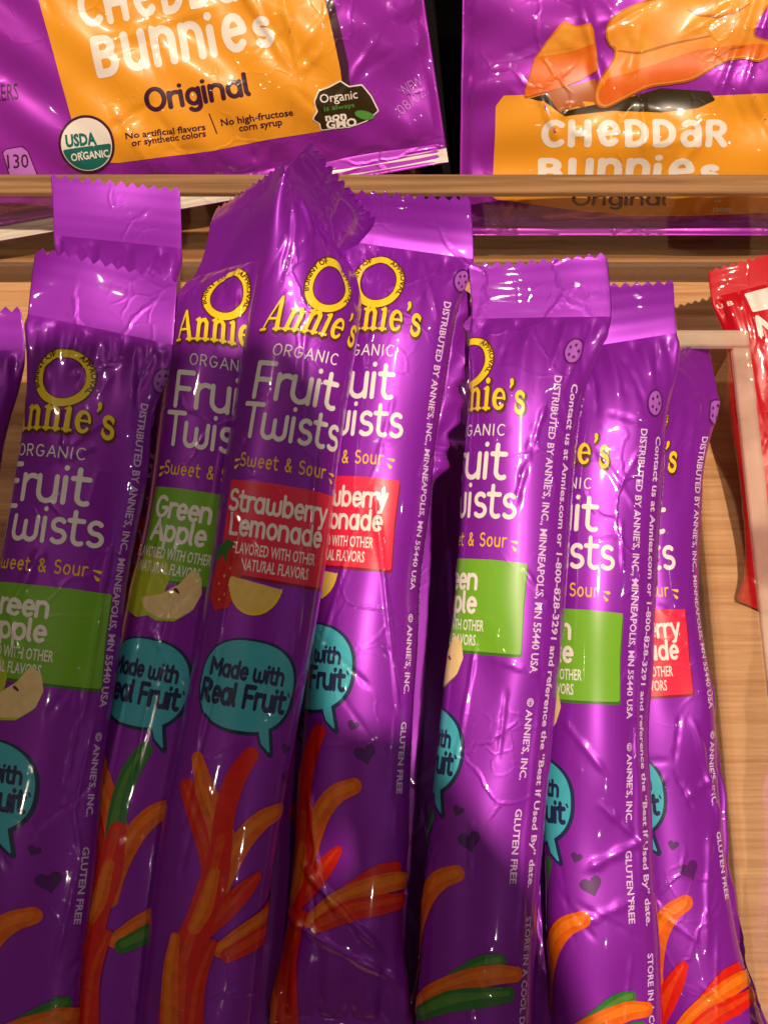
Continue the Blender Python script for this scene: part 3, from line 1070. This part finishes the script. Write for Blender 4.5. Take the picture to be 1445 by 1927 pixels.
GRP = 'snack_stick'
S = {}
S['front'] = make_stick(GRP, 'frontmost stick, its top seal twisted sideways, whole red flavour panel showing', 'straw',
    drow([(652, 344, -34, 60, -.006), (598, 414, -47, 52), (594, 495, -26, 42), (581, 575, -12, 22), (565, 655, -8.5, 5), (541, 800, -8.5, 0), (520, 950, -8.5, 0), (500, 1100, -9, 0),
          (463, 1300, -10, 0), (425, 1500, -10, 0), (393, 1700, -8, 0), (372, 1900, -6, 0), (356, 2080, -6, 0)], .316), sc=-1.5, seed=3, shift=8.5, tw=[(70, 0), (100, 4.5), (190, 4)],
    creases=[(-9, 80, -10.5, 132, .5, .42), (-8.5, 112, -9.5, 150, -.4, .45), (7.5, 58, 9.0, 108, .45, .42), (4.0, 104, 3.0, 124, .35, .4)], rough=.45)
S['two'] = make_stick(GRP, 'red-panel stick with a wide flat upright seal, just right of the twisted-seal stick', 'straw',
    drow([(757, 362, -3, 0, -.006), (766, 470, -8, 0), (756, 560, -5, 0), (736, 700, -4, 0), (716, 900, -4, 0), (697, 1100, -5, 0), (678, 1300, -5, 0), (664, 1500, -3, 0),
          (656, 1700, -2, 0), (645, 1900, -3, 0), (640, 2060, -3, 0)], .330), sc=8.5, seed=5, shift=1.5, tw=[(10, 2), (24, 2), (29, -1), (48, 0), (56, -2), (71, -1.5), (108, 0)], bottom=196, fin=(8, 62, 5.5, 2.0),
    creases=[(4.5, 68, -4.5, 114, .6, .45), (7.0, 64, 19.5, 122, .55, .45), (-4, 158, 18, 178, 1.3, .8), (-8, 170, 24, 186, 1.2, .9), (-3, 140, 1, 164, .6, .5), (18, 120, 18.5, 140, .4, .4)])
S['three'] = make_stick(GRP, 'green-panel stick fully lit above a diagonal shadow, right of the dark vertical gap', 'apple',
    drow([(1010, 486, 4, 0, .002), (1018, 598, 1, 0), (998, 680, -2, 0), (984, 800, -4, 0), (966, 1000, -4, 0), (950, 1200, -4, 0), (934, 1380, -5, 0), (910, 1600, -4, 0),
          (892, 1900, -2, 0), (884, 2060, -2, 0)], .327), sc=9.5, seed=8, shift=4, per=72.0, tw=[(9, -7), (18, -4.5), (22, -2.7), (28, -4.5), (40, -5), (48, -4), (71, -2), (83, -2), (86, -6.5), (108, -6)],
    rough=.9, creases=[(14, 24, 10, 40, .5, .6), (12, 30, 8.5, 50, -.4, .7), (1, 84, -1, 118, .5, .45), (5, 128, 6, 142, .4, .4), (19, 95, 19.5, 160, .35, .9)])
S['four'] = make_stick(GRP, 'green-panel stick second from the right end, only two letters of yellow lettering showing', 'apple',
    drow([(1143, 532, 3, 0, -.004), (1150, 646, 9, 0), (1160, 730, 2, 0), (1152, 850, -2, 0), (1142, 1000, -4, 0), (1131, 1300, -2, 0), (1127, 1600, 0, 0), (1138, 1900, 3, 0), (1146, 2060, 3, 0)], .338),
    sc=13.0, seed=13, rough=1.4, shift=11.5, tw=[(9, -6), (18, -2), (22, -1), (28, -2), (39, -1), (48, 1), (56, -.8), (71, 1.6), (83, 1.6), (86, -3), (108, -1.5)], creases=[(12, 120, 24, 130, .5, .8), (8, 136, 26, 128, .55, .9), (4, 150, 22, 143, .4, .9), (21, 60, 23, 140, .4, .8)])
S['five'] = make_stick(GRP, 'rightmost stick in the bin, crumpled seal, thin slice of red panel showing', 'straw',
    drow([(1278, 655, 16, 48), (1262, 745, 8, 30), (1226, 850, 0, 8), (1214, 1000, 2, 0), (1222, 1150, 3, 0), (1236, 1300, 3, 0), (1264, 1600, 6, 0), (1290, 1780, 9, 0), (1326, 1920, 13, 0), (1380, 2080, 14, 0)], .352),
    sc=4.5, seed=21, shift=0, tw=[(48, -2.4), (71, -2), (83, -2), (86, -4), (108, -4)], ncr=24, fin=(70, 190, 2.4, 1.0),
    creases=[(12, 90, 20, 118, .7, .8), (8, 110, 22, 104, .6, .9), (15, 120, 8, 150, .5, .9), (5, 158, 20, 175, .5, .8)], rough=1.8)
S['left'] = make_stick(GRP, 'shaded green-panel stick left of the twisted-seal stick, its dark seal crumpled over', 'apple',
    drow([(474, 348, 18, -58, .006), (450, 500, 4, -40), (430, 600, -8, -12), (412, 720, -9, 0), (383, 950, -9, 0), (330, 1200, -10, 0), (288, 1400, -10, 0), (250, 1600, -8, 0), (226, 1800, -6, 0), (205, 2060, -6, 0)], .325),
    sc=-0.8, seed=34, creases=[(-9, 66, -9.8, 150, .5, .42), (-2, 76, -3, 132, .4, .42), (3, 40, 2.5, 70, .35, .4)], rough=.45)
S['wide'] = make_stick(GRP, 'wide crinkled green-panel stick at lower left with a broad tilted bright seal', 'apple',
    drow([(200, 492, -13, 0), (190, 620, -12, 0), (176, 720, -8, 0), (150, 900, -6, 0), (120, 1100, -6, 0), (94, 1300, -7, 0), (68, 1500, -7, 0), (44, 1700, -7, 0), (18, 1900, -7, 0), (0, 2060, -7, 0)], .316),
    sc=2.0, seed=55, b0=6.6, per=74.0, shift=5.0, ax=1.18, tw=[(9, -4), (22, -4.7), (28, -5.9), (39, -5.2), (48, -3.7), (56, -3.5), (71, -2), (108, -4)], ncr=30, gather=1.3,
    creases=[(13.5, 50, 12, 96, .5, .6), (11, 94, 10, 112, .4, .6), (-3, 56, -10, 74, .8, 1.2), (-10, 70, -4, 84, .5, .6), (-2, 22, -1, 34, .7, .6), (-1, 34, 6, 30, .5, .5), (-3, 12, 9, 8, .5, .5)])
S['corner'] = make_stick(GRP, 'stick cut off by the left picture edge, mostly hidden', 'apple',
    drow([(-85, 572, -3, 0), (-80, 655, -3, 0), (-86, 760, -5, 0), (-104, 1000, -6, 0), (-140, 1400, -6, 0), (-190, 2000, -6, 0)], .328), sc=2.0, seed=72, shift=3)
S['back'] = make_stick(GRP, 'stick at upper left of which only a bright seal shows, over the bin rim', 'straw',
    drow([(218, 340, -5, 0), (222, 455, -6, 0), (224, 560, -6, 0), (222, 720, -8, 0), (200, 1000, -9, 0), (150, 1500, -9, 0), (110, 2060, -9, 0)], .344), sc=0, seed=81, shift=14)
S['under'] = make_stick(GRP, 'stick lying deep in the dark vertical gap beside the fully lit green-panel stick', 'straw',
    drow([(836, 560, -3, 0), (830, 650, -3, 0), (822, 760, -3, 0), (806, 1100, -3, 0), (785, 1500, -3, 0), (770, 2060, -3, 0)], .388, 5.5e-5), sc=-24, seed=90, b0=3.0)
S['under2'] = make_stick(GRP, 'stick at the very bottom of the pile, between the frontmost stick and its left neighbour', 'straw',
    drow([(640, 560, -3, 0), (620, 650, -3, 0), (600, 760, -5, 0), (545, 1100, -6, 0), (500, 1500, -6, 0), (460, 2060, -6, 0)], .366, 4e-5), sc=-24, seed=91)
S['under3'] = make_stick(GRP, 'stick at the very bottom of the pile, below the two lit green-panel sticks', 'apple',
    drow([(1060, 760, -2, 0), (1060, 850, -2, 0), (1055, 950, -2, 0), (1045, 1200, -2, 0), (1035, 1500, -2, 0), (1030, 2060, 0, 0)], .372, 4e-5), sc=-24, seed=92)

for k, sf in S.items():
    v = sf.ev(np.array([sf.sc, sf.sc]), np.array([0.0, 60.0]))[0]
    print('STICK', k, [tuple(round(float(c)) for c in project(q)) for q in v], 'tend', round(sf.tend), 't0', round(float(sf.t0), 1))

# ------------------------------------------------------------------ cracker bags


class Bag:
    def __init__(self, origin, ang, tilt, halfw, top, bottom, bulge, seed, crimp, ncr=40, creases=()):
        rng = np.random.default_rng(seed)
        px, py, d = origin
        self.O = P(px, py, d)
        a, tl = math.radians(ang), math.radians(tilt)
        self.k = d / FPX
        self.X = math.cos(a) * CR + math.sin(a) * CU
        Y = -(-math.sin(a) * CR + math.cos(a) * CU)
        self.Y = math.cos(tl) * Y + math.sin(tl) * CF
        self.Z = np.cross(self.Y, self.X)
        self.lift = bulge * .75
        x = np.linspace(-halfw, halfw, int(halfw * 2 / 4))
        y = np.linspace(top, bottom, int((bottom - top) / 4))
        Xg, Yg = np.meshgrid(x, y)
        yc = (y[0] + bottom - crimp) / 2
        hy = (bottom - crimp - y[0]) / 2
        prof = np.clip(1 - np.abs(Xg / halfw) ** 3, 0, 1) ** .6 * np.clip(1 - np.abs((Yg - yc) / hy) ** 3.2, 0, 1) ** .75
        H = bulge * prof
        env = np.clip(prof * 3, 0, 1)
        for q in range(8):
            fx, fy = rng.normal(0, 1, 2) * 2 * math.pi / 260
            H = H + env * bulge * .035 * np.sin(fx * Xg + fy * Yg + rng.uniform(0, 6.28))
        near = np.clip((bottom - crimp - Yg) / 130, 0, 1)
        H = H + np.exp(-near * 3.5) * np.clip(near * 12, 0, 1) * 5.5 * np.sin(Xg * 2 * math.pi / 90 + 2 * np.sin(Xg / 75) + Yg / 60)
        edge = np.clip((halfw - np.abs(Xg)) / 150, 0, 1)
        H = H + np.exp(-edge * 3) * np.clip(edge * 10, 0, 1) * 7 * np.sin(Yg * 2 * math.pi / 105 + np.sin(Yg / 50) * 2 + Xg / 45)
        H = H + (Yg > bottom - crimp) * (2.2 * np.sin((Yg - bottom) * 2 * math.pi / 11.0) + 5 * np.sin(Xg / 75))
        cl = list(creases)
        for q in range(ncr):
            s0, t0 = rng.uniform(-halfw, halfw) * .95, rng.uniform(top, bottom - crimp)
            an, ln = rng.uniform(0, math.pi), rng.uniform(25, 150)
            cl.append((s0, t0, s0 + ln * math.cos(an), t0 + ln * math.sin(an), rng.choice([-1, 1]) * rng.uniform(1.0, 4.2), rng.uniform(4.5, 9)))
        for (s0, t0, s1, t1, hgt, wd) in cl:
            dx, dy = s1 - s0, t1 - t0
            w = np.clip(((Xg - s0) * dx + (Yg - t0) * dy) / (dx * dx + dy * dy), 0, 1)
            dd = np.hypot(Xg - s0 - w * dx, Yg - t0 - w * dy) + 2.0 * np.sin(w * 14 + s0)
            H = H + hgt * np.exp(-(dd / wd) ** 2) * np.clip(np.minimum(w, 1 - w) * 5 + .2, 0, 1)
        rim = np.clip((halfw - np.abs(Xg)) / 20, 0, 1)
        H = 2.0 + (H - 2.0) * rim
        self.front = Surf(x, y, self.O + self.k * (Xg[..., None] * self.X + Yg[..., None] * self.Y + H[..., None] * self.Z))
        Hb = -1.5 - bulge * .55 * prof
        self.back = self.O + self.k * (Xg[..., None] * self.X + Yg[..., None] * self.Y + Hb[..., None] * self.Z)

    def loc(self, v):
        """photo pixels -> sheet coordinates on the bag's mean front plane"""
        v = np.asarray(v, float)
        d = CF + ((v[:, 0] - 722.5) / FPX)[:, None] * CR + ((963.5 - v[:, 1]) / FPX)[:, None] * CU
        O = self.O + self.Z * self.lift * self.k
        t = ((O - CAM) @ self.Z) / (d @ self.Z)
        q = CAM + d * t[:, None] - O
        return np.stack([q @ self.X, q @ self.Y], 1) / self.k

    def shell(self, name, parent, mat):
        nt, ns = self.front.P.shape[:2]
        V = np.vstack([self.front.P.reshape(-1, 3), self.back.reshape(-1, 3)])
        F = grid_faces(nt, ns)
        n = nt * ns
        F += [tuple(i + n for i in q[::-1]) for q in F]
        for i in range(nt - 1):
            F.append((i * ns, (i + 1) * ns, (i + 1) * ns + n, i * ns + n))
            F.append(((i + 1) * ns - 1, (i + 1) * ns - 1 + n, (i + 2) * ns - 1 + n, (i + 2) * ns - 1))
        for j in range(ns - 1):
            F.append((j, j + n, j + 1 + n, j + 1))
            a = (nt - 1) * ns + j
            F.append((a, a + 1, a + 1 + n, a + n))
        return mesh_obj(name, V, F, [mat], parent)

    def part(self, name, pieces, parent):
        return decal(name, self.front, [(self.loc(v), f, m, lay) for (v, f, m, lay) in pieces if len(v)], parent, base=1.6)


LAYER = 0.12e-3
ba = Bag((310, 120, .408), 10.0, 15.0, 500, -420, 266, 82, 4, 44, ncr=60, creases=[(150, -150, 235, 60, 6, 7), (-120, -40, 120, -75, 3, 8), (240, -80, 250, 90, 5, 6)])
rootA = empty('cracker_bag', ba.O, 'purple snack bag with orange panel reading Original, tilted at upper left', 'snack bag', 'cracker bags in the back bin')
ba.shell('bag_film', rootA, BAGP)
panel = [(62, -60), (98, 70), (132, 205), (158, 303), (222, 306), (400, 283), (500, 262), (640, 240), (651, 205), (640, 130), (618, 30), (596, -60)]
edge = [(596, -60), (618, 30), (640, 130), (652, 215), (662, 200), (655, 120), (634, 30), (612, -60)]
ba.part('front_panel', [(*polyfill(panel, 6), BAGO, 0), (*polyfill(edge, 4), BAGDK, 1)], rootA)
ba.part('panel_lettering', [
    (*word("CH1DD2R", 164, 50, width=336, size=61, r=.125, res=.04, rot=-10.5, track=.14), BAGW, 1),
    (*word("B53341s", 194, 141, width=325, size=62, r=.128, res=.04, rot=-10.5, track=.14), BAGW, 1),
    (*word("Original", 282, 209, width=196, size=38, r=.105, res=.05, rot=-9.5), BAGDK, 1),
    (*sans("No artificial flavors", 240, 262, 12, width=148, rot=-7, bold=.035), BAGDK, 1),
    (*sans("or synthetic colors", 251, 275, 12, width=138, rot=-8, bold=.035), BAGDK, 1),
    (*strokefill([(394, 214, 1.2), (407, 250, 1.2)], 1), BAGDK, 1),
    (*sans("No high-fructose", 416, 236, 13, width=138, rot=-8.5, bold=.035), BAGDK, 1),
    (*sans("corn syrup", 450, 246, 13, width=82, rot=-8.5, bold=.035), BAGDK, 1)], rootA)


def rotpts(cx, cy, rx, ry, rot, n=40, a0=0, a1=360):
    out = []
    c, s = math.cos(math.radians(rot)), math.sin(math.radians(rot))
    for a in np.radians(np.linspace(a0, a1, n, endpoint=(a1 - a0) < 360)):
        x, y = rx * math.cos(a), ry * math.sin(a)
        out.append((cx + x * c - y * s, cy + x * s + y * c))
    return out


ba.part('organic_seal', [
    (*polyfill(rotpts(165, 271, 53, 54, -8), 3), BAGDK, 1), (*polyfill(rotpts(165, 271, 48, 49, -8), 3), BAGW, 2),
    (*polyfill(rotpts(165, 271, 46, 47, -8, a0=5, a1=175), 3), BAGGR, 3),
    (*sans("USDA", 127, 276, 22, width=58, rot=-6, bold=.06), BAGGR, 4),
    (*sans("ORGANIC", 136, 302, 14, width=71, rot=-7, bold=.03), BAGW, 4)], rootA)
badge = [(593, 190), (600, 172), (618, 165), (640, 153), (655, 163), (680, 160), (697, 180), (711, 206), (690, 224), (660, 235), (605, 241), (603, 230), (590, 222), (598, 208)]
ba.part('badge_print', [
    (*polyfill(badge, 3, 2.5), BAGW, 2), (*polyfill(badge, 3), BAGBK, 3),
    (*sans("Organic", 602, 194, 17, width=72, rot=-9, bold=.01), BAGW, 4),
    (*sans("is always", 610, 208, 9, width=58, rot=-9, bold=.01), BADGEG, 4),
    (*sans("non", 612, 226, 15, width=40, rot=-6, bold=.05), BAGW, 4),
    (*sans("GMO", 614, 240, 15, width=58, rot=-6, bold=.05), BAGW, 4),
    (*polyfill(rotpts(686, 214, 19, 8, 12), 2), BADGEG, 4)], rootA)
ba.part('calorie_tab', [
    (*polyfill([(4, 286), (10, 281), (40, 276), (50, 284), (66, 330), (72, 350), (20, 352)], 4, 2), BAGDK, 1),
    (*polyfill([(4, 286), (10, 281), (40, 276), (50, 284), (66, 330), (70, 348), (21, 350)], 4), LILAC, 2),
    (*sans("130", 12, 316, 27, width=40, rot=-2, bold=.01), BAGDK, 3)], rootA)
ba.part('side_lettering', [(*sans("CRACKERS", -66, 196, 32, width=104, rot=-5, bold=0.0), BAGDK, 1)], rootA)
ba.part('date_lettering', [
                           (*sans("NEW", 764, 176, 22, width=42, rot=-28, bold=0.0), LILAC, 1),
                           (*sans("08/02", 758, 216, 22, width=62, rot=-40, bold=0.0), LILAC, 1)], rootA)
bt = ba.loc(np.array([(620, 331), (825, 294)]))
xs_ = np.linspace(-520, 535, 220)
yb = ba.front.t[-1]
pA = [(float(x), float(y)) for x, y in [(-530, yb - 27), (540, yb - 27), (540, yb - 1), (-530, yb - 1)]]
decal('white_seam', ba.front, [(*polyfill(pA, 4), BAGW, 1)], rootA, base=1.6)

bb = Bag((1270, 130, .404), 0.0, 15.0, 402, -420, 306, 74, 9, 30, ncr=60, creases=[(-200, -130, -140, 60, 7, 9), (130, -150, 60, 70, 5, 6), (160, -160, 110, 40, 5, 6), (-260, 50, -225, 130, 6, 6), (120, 40, 190, 140, 5, 7)])
rootB = empty('cracker_bag', bb.O, 'purple snack bag printed with big orange crackers, at upper right', 'snack bag', 'cracker bags in the back bin')
bb.shell('bag_film', rootB, BAGP)
pb = [(950, 182), (1100, 180), (1300, 186), (1480, 178), (1640, 178), (1640, 398), (1440, 398), (1310, 404), (1200, 404), (1080, 392), (934, 372), (934, 330), (937, 200)]
bb.part('front_panel', [(*polyfill(pb, 6, 3), BAGO, 0)], rootB)
bb.part('panel_lettering', [
    (*word("CH1DD2R", 1024, 272, width=336, size=41, r=.135, res=.04, track=.14), BAGW, 1),
    (*word("B53341s", 1022, 343, width=328, size=41, r=.135, res=.04, track=.14), BAGW, 1),
    (*word("Original", 1082, 385, width=180, size=24, r=.085, res=.05), BAGDK, 1),
    (*sans("non", 1350, 398, 12, width=34, bold=.05), BAGW, 1), (*sans("is", 1350, 380, 8, width=12, bold=.02), BAGW, 1)], rootB)
shard = [(1006, 110), (1028, 78), (1050, 50), (1060, 43), (1080, 52), (1104, 48), (1110, 60), (1118, 100), (1121, 134), (1090, 152), (1050, 168), (988, 184), (987, 172)]
shard2 = [(1026, 176), (1060, 165), (1100, 155), (1118, 148), (1120, 160), (1116, 192), (1092, 190), (1100, 204), (1084, 200), (1050, 212)]
shd = [(987, 186), (1030, 176), (1052, 210), (1100, 200), (1170, 186), (1240, 165), (1330, 172), (1342, 190), (1310, 205), (1240, 214), (1150, 210), (1060, 220), (1040, 206), (1020, 192)]
bun = spline([(1136, 70), (1140, 45), (1166, 24), (1205, 6), (1260, -12), (1330, -45), (1420, -70), (1480, -30), (1450, 0), (1420, 40), (1412, 70), (1440, 80), (1448, 100), (1420, 118), (1388, 112),
              (1350, 122), (1300, 150), (1262, 158), (1220, 164), (1180, 182), (1140, 202), (1120, 198), (1116, 176), (1128, 146), (1150, 116), (1154, 92), (1146, 88), (1136, 70)], 6)
b2 = spline([(1128, 196), (1122, 180), (1136, 150), (1165, 140), (1230, 120), (1300, 96), (1370, 86), (1440, 84), (1444, 100), (1420, 114), (1388, 108), (1350, 118), (1300, 146), (1262, 154), (1220, 160), (1180, 178), (1140, 198), (1128, 196)], 6)
yb0, yb1 = P(1250, 190, .40)[1], P(1250, 10, .40)[1]
for m_, lo, hi in ((CRK1, (.80, .24, .02), (.84, .43, .05)), (CRK2, (.74, .13, .012), (.84, .27, .02)), (CRK3, (.42, .10, .01), (.66, .22, .02))):
    # baked colour of the printed crackers: mottled, amber on top to orange below
    n, l = m_.node_tree.nodes, m_.node_tree.links
    mixn = [x for x in n if x.type == 'MIX'][0]
    geo = [x for x in n if x.type == 'NEW_GEOMETRY'][0]
    sp = n.new('ShaderNodeSeparateXYZ')
    l.new(geo.outputs['Position'], sp.inputs['Vector'])
    mr = n.new('ShaderNodeMapRange')
    mr.inputs['From Min'].default_value = yb0
    mr.inputs['From Max'].default_value = yb1
    l.new(sp.outputs['Y'], mr.inputs['Value'])
    nz = n.new('ShaderNodeTexNoise')
    nz.inputs['Scale'].default_value = 160
    nz.inputs['Detail'].default_value = 6
    nz.inputs['Roughness'].default_value = 0.7
    l.new(geo.outputs['Position'], nz.inputs['Vector'])
    ma = n.new('ShaderNodeMath')
    ma.operation = 'MULTIPLY_ADD'
    ma.inputs[1].default_value = 1.7
    l.new(nz.outputs['Fac'], ma.inputs[0])
    sb = n.new('ShaderNodeMath')
    sb.operation = 'SUBTRACT'
    sb.inputs[1].default_value = 0.85
    l.new(mr.outputs['Result'], sb.inputs[0])
    l.new(sb.outputs['Value'], ma.inputs[2])
    ma.use_clamp = True
    l.new(ma.outputs['Value'], mixn.inputs['Factor'])
    mixn.inputs['A'].default_value = (*lo, 1)
    mixn.inputs['B'].default_value = (*hi, 1)
bb.part('cracker_picture', [
    (*polyfill(shd, 4, -1), BAGBK, 1), (*polyfill(shard2, 3), CRK3, 2), (*polyfill(shard, 3, 1), CRK3, 2.6), (*polyfill(shard, 3, -1), CRK2, 3.2),
    (*polyfill([(1010, 108), (1030, 80), (1058, 48), (1080, 55), (1102, 52), (1112, 84), (1080, 96), (1040, 104)], 3), CRK1, 4),
    (*polyfill(bun, 5, 1.5), CRK3, 3), (*polyfill(bun, 5, -2), CRK1, 4), (*polyfill(b2, 5, -2), CRK2, 5),
    (*strokefill(spline([(1160, 96, 1.2), (1200, 100, 2), (1260, 84, 2), (1330, 70, 1.2)], 6), 1.5), CRK3, 5.5),
    (*strokefill(spline([(1290, 20, 1), (1320, 34, 2.2), (1368, 30, 2.2), (1404, 12, 1)], 6), 1.5), CRK3, 5.5),
    (*strokefill(spline([(1340, 112, 1), (1368, 96, 2), (1392, 88, 1)], 6), 1.5), CRK3, 6)], rootB)

LAYER = 0.075e-3

# ------------------------------------------------------------------ red wrapped bars in the neighbouring bin
RGRP = 'red wrapped bars beside the clear bin'


def red_bar(label, rows, mat, deco, **kw):
    sf = stick_surface(rows, 0.0, **kw)
    base = P(rows[2][0], rows[2][1], rows[2][2])
    root = empty('red_bar', base, label, 'wrapped bar', RGRP)
    add_wrapper(sf, root, mat, tooth=1.2, period=2.6)
    if deco:
        decal('wrapper_lettering', sf, deco, root)
    return sf


red_bar('red wrapped bar with white lettering, standing just outside the right wall of the clear bin',
        drow([(1415, 484, 15, 0, .002), (1421, 540, 14, 0), (1432, 600, 9, 0), (1444, 680, 4, 0), (1444, 760, -4, 0), (1462, 900, -6, 0), (1470, 1000, -6, 0), (1472, 1060, -6, 0), (1466, 1165, -24, 0)], .391, 0.0), REDF,
        [(*polyfill([(-4.2, 1.5), (14, 1.5), (14, 7.6), (-3.4, 7.6)], .5, .1), WHITE, 1), (*word("NEW", -2.6, 15.2, width=17, size=5.6, r=.12, res=.05), WHITE, 1),
         (*sans("U B", -13.2, 4.2, 1.5, width=5, rot=0), WHITE, 1), (*sans("GOOD & CRISP", -11.5, 26, 1.9, rot=90), DKRED, 1)],
        per=56.0, b0=5.0, seed=101, fill_len=14, ncr=30, gather=1.3, bottom=103)

# ------------------------------------------------------------------ table and the clear bins


def box(name, x0, x1, y0, y1, z0, z1, mat, parent, bev=0.0008):
    bm = bmesh.new()
    bmesh.ops.create_cube(bm, size=1)
    for v in bm.verts:
        v.co = Vector(((x0 + x1) / 2 + v.co.x * (x1 - x0), (y0 + y1) / 2 + v.co.y * (y1 - y0), (z0 + z1) / 2 + v.co.z * (z1 - z0)))
    if bev:
        bmesh.ops.bevel(bm, geom=bm.edges[:], offset=bev, segments=3, profile=.5, affect='EDGES')
    base = Vector(parent.location) if parent else Vector((0, 0, 0))
    bmesh.ops.translate(bm, verts=bm.verts[:], vec=-base)
    me = bpy.data.meshes.new(name)
    bm.to_mesh(me)
    bm.free()
    me.materials.append(mat)
    o = bpy.data.objects.new(name, me)
    SCN.collection.objects.link(o)
    if parent:
        o.parent = parent
    return o


tb = box('table', -1.5, 1.5, -1.2, 1.6, -0.04, 0.0, WOOD, None, 0)
tb['kind'] = 'structure'

fb = empty('clear_bin', (0, .17, .001), 'clear acrylic bin holding the purple sticks', 'acrylic bin', 'clear bins on the wooden table')
box('back_wall', -.172, .1068, .1690, .1742, .001, .0548, GLASS, fb, 0)
box('rim', -.172, .1068, .1690, .1742, .0550, .058, EDGE2, fb)
box('side_wall', .1014, .1068, -.12, .1685, .001, .0548, GLASS, fb, 0)
box('rim', .1014, .1068, -.12, .1685, .0550, .058, EDGE2, fb)
box('base_edge', .0992, .1010, -.12, .1685, .001, .0035, EDGE2, fb, .0003)
kb = empty('clear_bin', (0, .24, .001), 'clear acrylic bin holding the cracker bags, behind the purple sticks', 'acrylic bin', 'clear bins on the wooden table')
box('front_wall', -.29, .36, .2262, .2331, .001, .0478, GLASS, kb, 0)
box('rim', -.29, .36, .2262, .2331, .0480, .0510, EDGE, kb)
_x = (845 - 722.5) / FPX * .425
box('gap_shade_panel', _x - .009, _x + .009, .2345, .44, .007, .016, DARK, kb)  # black panel added so the gap between the bags looks deeply shaded
box('base_edge', -.29, .36, .2238, .2258, .001, .011, EDGE3, kb)
box('base_plate', -.29, .36, .2336, .42, .001, .006, GLASS, kb, 0)

# ------------------------------------------------------------------ what keeps the lamp off the lower left sticks: an unseen slab added and cut to the shadow outline
ks = 0.30


def toward_key(px, py, d):
    p = P(px, py, d)
    k = camrel(*KEY)
    f0, f1 = (p - CAM) @ CF, (k - CAM) @ CF
    w = (f0 - (-0.05)) / (f0 - f1)
    return p + (k - p) * w


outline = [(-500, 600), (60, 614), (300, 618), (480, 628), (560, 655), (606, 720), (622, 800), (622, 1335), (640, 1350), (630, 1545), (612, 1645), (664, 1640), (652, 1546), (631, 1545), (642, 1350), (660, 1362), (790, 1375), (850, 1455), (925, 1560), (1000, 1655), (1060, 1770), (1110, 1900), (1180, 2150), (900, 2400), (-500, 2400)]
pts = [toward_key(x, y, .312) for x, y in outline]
blocker = empty('light_blocker', pts[0], 'unseen dark slab added above the pile, shading the lower left sticks', 'blocker')
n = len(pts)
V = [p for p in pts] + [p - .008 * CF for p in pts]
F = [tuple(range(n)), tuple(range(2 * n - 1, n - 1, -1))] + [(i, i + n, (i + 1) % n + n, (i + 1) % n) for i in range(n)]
mesh_obj('blocker_body', V, F, [DARK], blocker, smooth=False)
